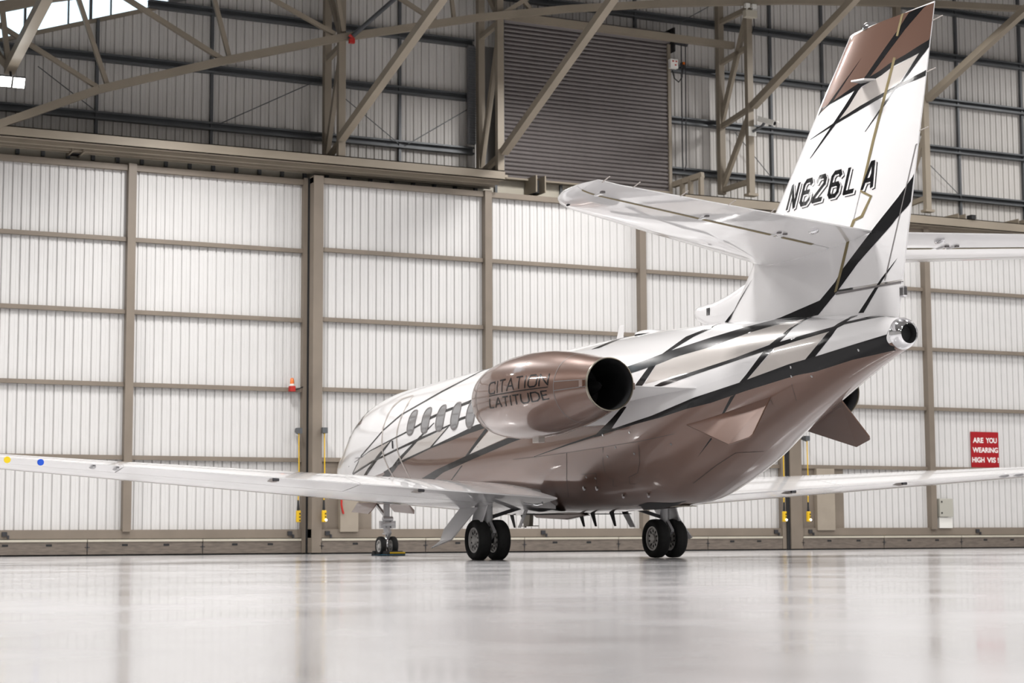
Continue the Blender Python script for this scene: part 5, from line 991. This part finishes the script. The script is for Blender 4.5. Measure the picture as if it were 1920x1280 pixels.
def split_front(poly, front):
    """the share of an outline that lies ahead of (or behind) the hinge line"""
    out = []
    n = len(poly)
    f = lambda p: (p[0]-fin_hinge(p[1]))*(1 if front else -1)
    for i in range(n):
        a, b = poly[i], poly[(i+1) % n]; fa, fb_ = f(a), f(b)
        if fa >= 0: out.append(a)
        if (fa >= 0) != (fb_ >= 0):
            t = fa/(fa-fb_); out.append((a[0]+(b[0]-a[0])*t, a[1]+(b[1]-a[1])*t))
    return out
fin_paint, rud_paint = MB(), MB()
for k, (mi, off) in {'brown': (1, .0015), 'tan': (2, .0022), 'black': (3, .0032)}.items():
    for poly in FIN_PAINT[k]:
        pl = clip_fin(poly)
        lowp = [p for p in pl]
        for fr, tgt in ((True, fin_paint), (False, rud_paint)):
            sp = split_front(pl, fr)
            if len(sp) >= 3:
                try: paint(tgt, sp, (.05, .05), fin_surf(off), mi, both=True)
                except Exception as ex: print('paint', ex)
for poly in FIN_PAINT['gold']: paint(fin_paint, clip_fin(poly), (.06, .06), fin_surf(.004), 4, both=True)
for poly in FIN_PAINT['seam']: paint(fin_paint, clip_fin(poly), (.1, .1), fin_surf(.004), 5, both=True)
mb.merge(fin_paint)
# registration on both sides of the fin, black with a thin drop outline
REG = [('N', -5.985), ('6', -6.29), ('2', -6.565), ('6', -6.87), ('L', -7.175), ('A', -7.505)]
H_, W_, SL = .275, .165, .42
def reg_side(sgn, base):
    for lay, (dx, dz, off, mi) in enumerate(((.036, -.027, .0042, 3), (.024, -.018, .0050, 0), (0, 0, .0060, 3))):
        for i, (ch, x0) in enumerate(REG):
            if sgn < 0: ch, x0 = REG[i][0], REG[len(REG)-1-i][1]-W_
            paths = {'A': [[(.0, 0), (.42, 1), (.62, 1), (1, 0)], [(.25, .3), (.8, .3)]]}.get(ch, GLYPHS[ch])
            for path in paths:
                sq = [(gx*W_, gy*H_) for gx, gy in path]
                for quad in strokes(sq, .052):
                    # fine split so that the strokes hug the skin
                    pts = []
                    for gx, gz in quad:
                        z = 4.442+gz+dz
                        x = x0-gx-dx-SL*gz if sgn > 0 else x0+gx+dx-SL*gz*-1-SL*H_
                        pts.append((x, z))
                    a, b, c, d = [Vector(p) for p in pts]
                    g = [[(lambda q: (q.x, sgn*fin_y(q.x, q.y, off), q.y))((a.lerp(b, i/12)).lerp(d.lerp(c, i/12), j/5)) for i in range(13)] for j in range(6)]
                    base.grid(g, mi, flip=(sgn < 0))
regs = MB()
reg_side(1, mb); reg_side(-1, mb)
fin = mb.build('vertical_stabilizer', TM, jet, smooth=45)
mb = foil_body(lambda z: fin_hinge(z)-.010, fin_te, lambda a: 3.288-.012*a, lambda a: 6.37+.015*a, 14, 40)
mb.merge(rud_paint)
rud = mb.build('rudder', TM, fin, smooth=45)
tabm = MB()
def tab_x(z): return -8.125+(z-4.046)*-.41
tabm.grid([[(lambda x, z: (x, fin_y(x, z, .0045), z))(tab_x(z_)+dx, z_) for z_ in [3.3+1.5*k/20 for k in range(21)]] for dx in (-.008, .008)])
tabm.grid([[(lambda x, z: (x, fin_y(max(x, fin_te(z)+.001), z, .0045), z))(tab_x(4.8)+(fin_te(4.8)-tab_x(4.8))*k/8, 4.8+dz) for k in range(9)] for dz in (-.006, .006)])
tabm.build('trim_tab_seam', M['seam'], rud)
# ram-air inlet and dorsal fairing ahead of the fin
rowsd = []
for x, zt, zb, w in ((-3.60, 3.42, 3.33, .045), (-3.63, 3.455, 3.29, .075), (-3.70, 3.47, 3.25, .085), (-3.85, 3.475, 3.18, .09), (-4.05, 3.485, 3.10, .09), (-4.25, 3.515, 3.05, .085), (-4.42, 3.545, 3.05, .075), (-4.58, 3.585, 3.05, .06), (-4.75, 3.63, 3.05, .04), (-4.95, 3.66, 3.05, .02)):
    rowsd.append([(x, w*math.copysign(abs(math.cos(a))**.8, math.cos(a)), (zt+zb)/2+(zt-zb)/2*math.copysign(abs(math.sin(a))**.8, math.sin(a))) for a in [2*PI*k/32 for k in range(33)]])
m2 = MB().grid(rowsd, flip=True); m2.add(rowsd[0][:-1], [tuple(range(32))])
DORS = [(-4.95, 3.66, .02), (-4.75, 3.63, .04), (-4.58, 3.585, .06), (-4.42, 3.545, .075), (-4.25, 3.515, .085), (-4.05, 3.485, .09), (-3.6, 3.42, .045)]
d_t, d_w = pchip([p[0] for p in DORS], [p[1] for p in DORS]), pchip([p[0] for p in DORS], [p[2] for p in DORS])
def dorsal_y(x, z):
    zt = d_t(x); zm, hz = (zt+3.05)/2, (zt-3.05)/2
    k = abs((z-zm)/hz)
    y = d_w(x)*max(0, 1-min(1, k)**2.5)**.4 if k < 1 else 0
    return max(y, fin_y(x, z) if x < fin_le(z)-.002 else 0)+.006
for poly in FIN_PAINT['front']: paint(m2, poly, (.04, .04), lambda x, z: (x, dorsal_y(x, z), z), 1, both=True)
df = m2.build('dorsal_fairing', [M['white'], M['black']], fin, smooth=50)
for k in range(3):
    MB().box(-3.985-.03*k, -3.97-.03*k, .088, .094, 3.31, 3.41).build('vent_louvre', M['gap'], fin)
# beacon, nav antennas, tail light, static wicks
MB().lathe([(0, .10), (.03, .10), (.06, .085), (.09, .045), (.1, 0)], (-7.63, 0, 6.355), (0, 0, 1), 28).build('beacon', M['chrome'], fin, smooth=50)
for sgn in (1, -1):
    m2 = MB().plate([(-7.50, .05, 5.715), (-7.80, .05, 5.695), (-7.88, .30, 5.655), (-7.72, .38, 5.655)], (0, 0, 1), .022); side(m2, sgn).build('nav_antenna', M['white'], fin, bevel=.008)
MB().box(-8.15, -8.05, -.028, .028, 3.07, 3.20).build('tail_light', M['chrome'], fin, bevel=.02)
for z, dx in ((6.17, .18), (5.6, .16), (4.95, .15)):
    x = fin_te(z); MB().tube([(x+.02, 0, z), (x-dx, 0, z+.015)], .006, 6).build('static_wick', M['doorline'], fin)

# ---- horizontal tail
SZ = 3.90
def st_le(y): return -5.106-.623*y
def st_te(y): return -7.632-.325*y
TIPU = pchip([0, .15, .4, .7, 1.0], [4.30, 4.47, 4.57, 4.60, 4.55])
def stab_pt(a, s, sg, u0, u1, y0):
    u = u0+(u1-u0)*a
    ye = TIPU(u); y = y0+(ye-y0)*s
    x = st_le(y)+(st_te(y)-st_le(y))*u
    c = st_le(y)-st_te(y)
    rnd = math.sqrt(max(0.0, 1-max(0.0, (y-(ye-.22))/.22)**2))
    return (x, y, SZ+sg*(foil(u, .10)*c*max(rnd, .06)+.002)+.015*(1-min(1, (ye-y)/.3)))
def stab_body(u0, u1, y0, na, ns, pw):
    m2 = MB()
    av = [(k/na)**pw for k in range(na+1)]
    sv = [k/ns for k in range(ns)]; sv = [1-(1-s)**1.6 for s in sv]+[1.0]
    U = [[stab_pt(a, s, 1, u0, u1, y0) for a in av] for s in sv]; L = [[stab_pt(a, s, -1, u0, u1, y0) for a in av] for s in sv]
    m2.grid(U); m2.grid(L, flip=True)
    for e in (0, -1):
        m2.grid([U[e], L[e]], flip=(e == -1)); m2.grid([[r[e] for r in U], [r[e] for r in L]], flip=(e == 0))
    return m2
def make_stab(sgn):
    st_ = side(stab_body(0, .672, .03, 20, 36, 1.7), sgn).build('horizontal_stabilizer', M['white'], jet, smooth=45)
    el = side(stab_body(.684, 1, .10, 10, 36, 1.0), sgn).build('elevator', M['white'], st_, smooth=45)
    # ochre hinge gap on the underside, in lengths between the hinge brackets
    for s0, s1 in ((.10, .235), (.262, .268), (.283, .56), (.572, .93), (.945, .985)):
        g = MB().grid([[(lambda p: (p[0], p[1], p[2]-.004))(stab_pt(a, s0+(s1-s0)*k/12, -1, .664, .690, .03)) for k in range(13)] for a in (0, 1)])
        side(g, sgn).build('hinge_gap', M['gold'], st_)
    for s in (.25, .275, .566, .937):
        q = stab_pt(.5, s, -1, .664, .70, .03)
        h = MB().box(q[0]-.12, q[0]+.03, q[1]-.018, q[1]+.018, q[2]-.012, q[2]+.02); side(h, sgn).build('hinge_bracket', M['white'], st_, bevel=.004)
        h = MB().box(q[0]-.16, q[0]-.12, q[1]-.012, q[1]+.03, q[2]-.006, q[2]+.02); side(h, sgn).build('hinge_bolt', M['seam'], st_)
    q = stab_pt(.88, .195, -1, 0, 1, .03)
    h = MB().lathe([(-.09, .0), (-.06, .03), (0, .04), (.07, .03), (.1, 0)], (q[0], q[1], q[2]-.012), (1, 0, 0), 16); side(h, sgn).build('tab_actuator', M['chrome'], st_, smooth=50)
    # bare leading edge at the tip
    for y, dx in ((4.48, .17), (4.05, .17), (3.35, .18), (2.6, .17), (1.9, .10)):
        x = st_te(y); h = MB().tube([(x+.02, y, SZ), (x-dx, y+.02, SZ+.025)], .006, 6); side(h, sgn).build('static_wick', M['doorline'], st_)
    if sgn > 0:
        for k in range(4): MB().box(-8.06-.02*k, -8.05-.02*k, 4.34+.004*k, 4.36+.004*k, 3.835, 3.86).build('stencil', M['gap'], st_)
both(make_stab)
# root fairing where the tailplane meets the fin
for sgn in (1, -1):
    m2 = MB(); rr = []
    for x, w, zt, zb in ((-5.05, .03, 3.88, 3.80), (-5.2, .10, 3.92, 3.72), (-5.6, .17, 3.95, 3.70), (-6.2, .20, 3.97, 3.72), (-6.8, .18, 3.96, 3.78), (-7.2, .12, 3.94, 3.84), (-7.45, .03, 3.92, 3.88)):
        rr.append([(x, w*math.cos(a), (zt+zb)/2+(zt-zb)/2*math.sin(a)) for a in [-PI/2+PI*k/14 for k in range(15)]])
    m2.grid(rr); side(m2, sgn).build('root_fairing', M['white'], fin, smooth=50)

# ---- ventral strakes
def make_strake(sgn):
    tip_f, tip_r = Vector((-5.824, .965, 1.456)), Vector((-6.232, .889, 1.535))
    root_f = Vector(fus(-4.642, -.3967, -.01)); root_r = Vector(fus(-6.111, -.6425, -.01))
    mid = tip_f.lerp(root_f, .0)
    n = (tip_f-root_f).cross(root_r-root_f).normalized()
    c1, c2 = tip_r.lerp(tip_f, .10), tip_r.lerp(root_r, .06)
    m2 = MB().plate([root_f-n*.012, tip_f-n*.006, c1-n*.006, c2-n*.006, root_r-n*.012], n, .02)
    side(m2, sgn).build('ventral_strake', M['brown'], jet, bevel=.005)
both(make_strake)

# ---- landing gear
def wheel(y, r, w, axle_x, axle_z, parent, hub_side, rim, name='wheel'):
    p = [(-w/2*.62, rim), (-w/2*.80, rim+.012), (-w/2, rim+(r-rim)*.45), (-w/2*.93, rim+(r-rim)*.78), (-w/2*.66, r*.985), (-w/2*.3, r), (w/2*.3, r), (w/2*.66, r*.985), (w/2*.93, rim+(r-rim)*.78), (w/2, rim+(r-rim)*.45), (w/2*.80, rim+.012), (w/2*.62, rim)]
    t = MB().lathe(p, (axle_x, y, axle_z), (0, 1, 0), 48).build('tyre', M['rubber'], parent, smooth=50)
    hb = MB()
    for s in (-1, 1):
        f = s*w*.30
        hb.lathe([(f, rim+.008), (f+s*.012, rim+.004), (f+s*.010, rim*.90), (f-s*.012, rim*.86), (f-s*.014, rim*.42), (f+s*.012, rim*.36), (f+s*.018, rim*.16), (f+s*.018, 0)], (axle_x, y, axle_z), (0, 1, 0), 36, mats=[0, 0, 0, 0, 0, 0, 0])
        n = 10
        for k in range(n):
            a = 2*PI*(k+.5)/n
            c = Vector((axle_x+math.cos(a)*rim*.64, y+f-s*.010, axle_z+math.sin(a)*rim*.64))
            u = Vector((math.cos(a), 0, math.sin(a))); v = Vector((-math.sin(a), 0, math.cos(a)))
            ov = [c+u*(rim*.15*math.cos(q))+v*(rim*.085*math.sin(q)) for q in [2*PI*i/10 for i in range(10)]]
            hb.plate(ov if s < 0 else ov[::-1], (0, s, 0), .002, 1)
    hb.build('wheel_hub', [M['hub'], M['gap']], parent, smooth=35)
def make_main(sgn):
    g = bpy.data.objects.new('main_landing_gear', None); COL.objects.link(g); g.parent = jet; ORG[g.name] = Vector((0, 0, 0))
    y0 = 1.537*sgn
    for dy in (.158, -.158): wheel(y0+dy, .303, .205, 0, .300, g, 1, .185)
    MB().tube([(0, y0-.10, .30), (0, y0+.10, .30)], .05, 16).build('axle', M['darkmetal'], g, smooth=40)
    MB().tube([(0, y0, .28), (0, y0, .52)], .045, 16).build('piston', M['chrome'], g, smooth=40)
    MB().tube([(0, y0, .50), (.0, y0, .56), (0, y0, 1.0)], [.06, .075, .085], 18).build('strut', M['strut'], g, smooth=40)
    MB().bar((-.10, y0, .56), (-.24, y0, .42), .05, .03).bar((-.24, y0, .42), (-.08, y0, .31), .05, .03).build('torque_link', M['strut'], g)
    MB().bar((.02, y0, .62), (.02, y0-.62*sgn, .80), .05, .05).build('side_brace', M['darkmetal'], g)
    # outboard leg door
    s = sgn
    nrm = Vector((0, -.75*s, -.66))
    m2 = MB().plate([(.62, s*1.70, .80), (.02, s*1.70, .79), (.08, s*2.10, .315), (.46, s*2.12, .29), (.62, s*1.98, .47)], nrm, .022)
    d = m2.build('gear_door', M['white'], g, bevel=.004)
    m2 = MB().plate([(.46, s*2.12, .29), (.08, s*2.10, .315), (.74, s*2.14, .19)], nrm, .018); m2.build('door_flap', M['white'], d)
    m2 = MB().plate([(.25, y0+s*.05, .90), (-.20, y0+s*.05, .90), (-.18, y0+s*.16, .57), (.18, y0+s*.16, .57)], (0, s, 0), .02); m2.build('leg_door', M['white'], g)
    # inboard door
    m2 = MB().plate([(.15, y0-s*.72, .78), (.0, y0-s*.70, .78), (-.02, y0-s*.55, .48), (.10, y0-s*.57, .48)], (0, s, 0), .015); m2.build('inner_door', M['white'], g)
    MB().lathe([(0, .30), (-.01, .32), (-.012, 0)], (0, y0-s*.95, .690), (0, 0, 1), 32).build('wheel_well_rim', M['gap'], g)
both(make_main)
ng = bpy.data.objects.new('nose_landing_gear', None); COL.objects.link(ng); ng.parent = jet; ORG[ng.name] = Vector((0, 0, 0))
NX = 7.84
for dy in (.12, -.12): wheel(dy, .183, .115, NX, .182, ng, 1, .11)
MB().tube([(NX, -.09, .182), (NX, .09, .182)], .025, 12).build('axle', M['strut'], ng, smooth=40)
MB().tube([(NX, 0, .16), (NX, 0, .34), (NX, 0, .36), (NX, 0, .46)], [.05, .045, .03, .03], 14).build('piston', M['chrome'], ng, smooth=40)
MB().tube([(NX, 0, .44), (NX, 0, .48), (NX, 0, .62), (NX, 0, 1.0)], [.06, .065, .06, .06], 14).build('strut', M['strut'], ng, smooth=40)
MB().tube([(NX, 0, .40), (NX, 0, .43)], .08, 16).build('collar', M['strut'], ng, smooth=40)
MB().tube([(NX-.05, -.12, .60), (NX-.05, .12, .60)], .05, 12).tube([(NX-.05, -.10, .70), (NX-.05, .10, .70)], .045, 12).box(NX-.09, NX+.02, .06, .15, .52, .66).box(NX-.09, NX+.02, -.15, -.06, .52, .66).build('steering_actuator', M['strut'], ng, smooth=30)
MB().bar((NX-.05, 0, .56), (NX-.17, 0, .44), .06, .025).bar((NX-.17, 0, .44), (NX-.05, 0, .33), .06, .025).build('torque_link', M['strut'], ng)
MB().bar((NX, 0, .72), (NX+.6, 0, 1.02), .05, .05).build('drag_brace', M['strut'], ng)
for sgn in (1, -1):
    m2 = MB().plate([(NX+.75, .30, 1.02), (NX-.30, .30, 1.0), (NX-.34, .42, .86), (NX-.24, .46, .79), (NX+.70, .44, .84)], (0, 1, 0), .015)
    side(m2, sgn).build('gear_door', M['brown'], ng)

# ---- chock and cloth under the nose wheel
ck = tag(empty('wheel_chock', (NX-.3, 0, 0)), 'black rubber chock with a yellow edge behind the nose wheels', 'chock')
def wedge(x0, x1, y0, y1, h):
    return MB().add([(x0, y0, 0), (x1, y0, 0), (x0, y1, 0), (x1, y1, 0), ((x0+x1)/2-.03, y0, h), ((x0+x1)/2-.03, y1, h), ((x0+x1)/2+.03, y0, h), ((x0+x1)/2+.03, y1, h)],
                    [(0, 2, 3, 1), (0, 4, 5, 2), (1, 3, 7, 6), (4, 6, 7, 5), (0, 1, 6, 4), (2, 5, 7, 3)])
wedge(NX-.38, NX-.18, -.20, .17, .09).build('chock_block', M['gap'], ck)
wedge(NX+.18, NX+.38, -.20, .17, .09).build('chock_block', M['gap'], ck)
MB().box(NX-.44, NX-.38, -.20, .09, .04, .07).build('yellow_edge', M['yellow'], ck)
MB().box(NX-.44, NX-.38, -.20, .17, .0, .04).build('rubber_foot', M['gap'], ck)
m2 = MB(); gr = []
for i in range(13):
    row = []
    for j in range(17):
        x, y = NX-.62+.6*i/12, .36-.62*j/16
        row.append((x, y, .014+.02*abs(math.sin(i*1.7+j*.9))*math.sin(PI*i/12)*math.sin(PI*j/16)))
    gr.append(row)
m2.grid(gr)
tag(m2.build('floor_cloth', M['blue'], smooth=60), 'crumpled dark blue cloth on the floor under the nose wheel chock', 'cloth')
# the jet stands with one wing a trace low
jet.rotation_euler = (-.0035, 0, 0)
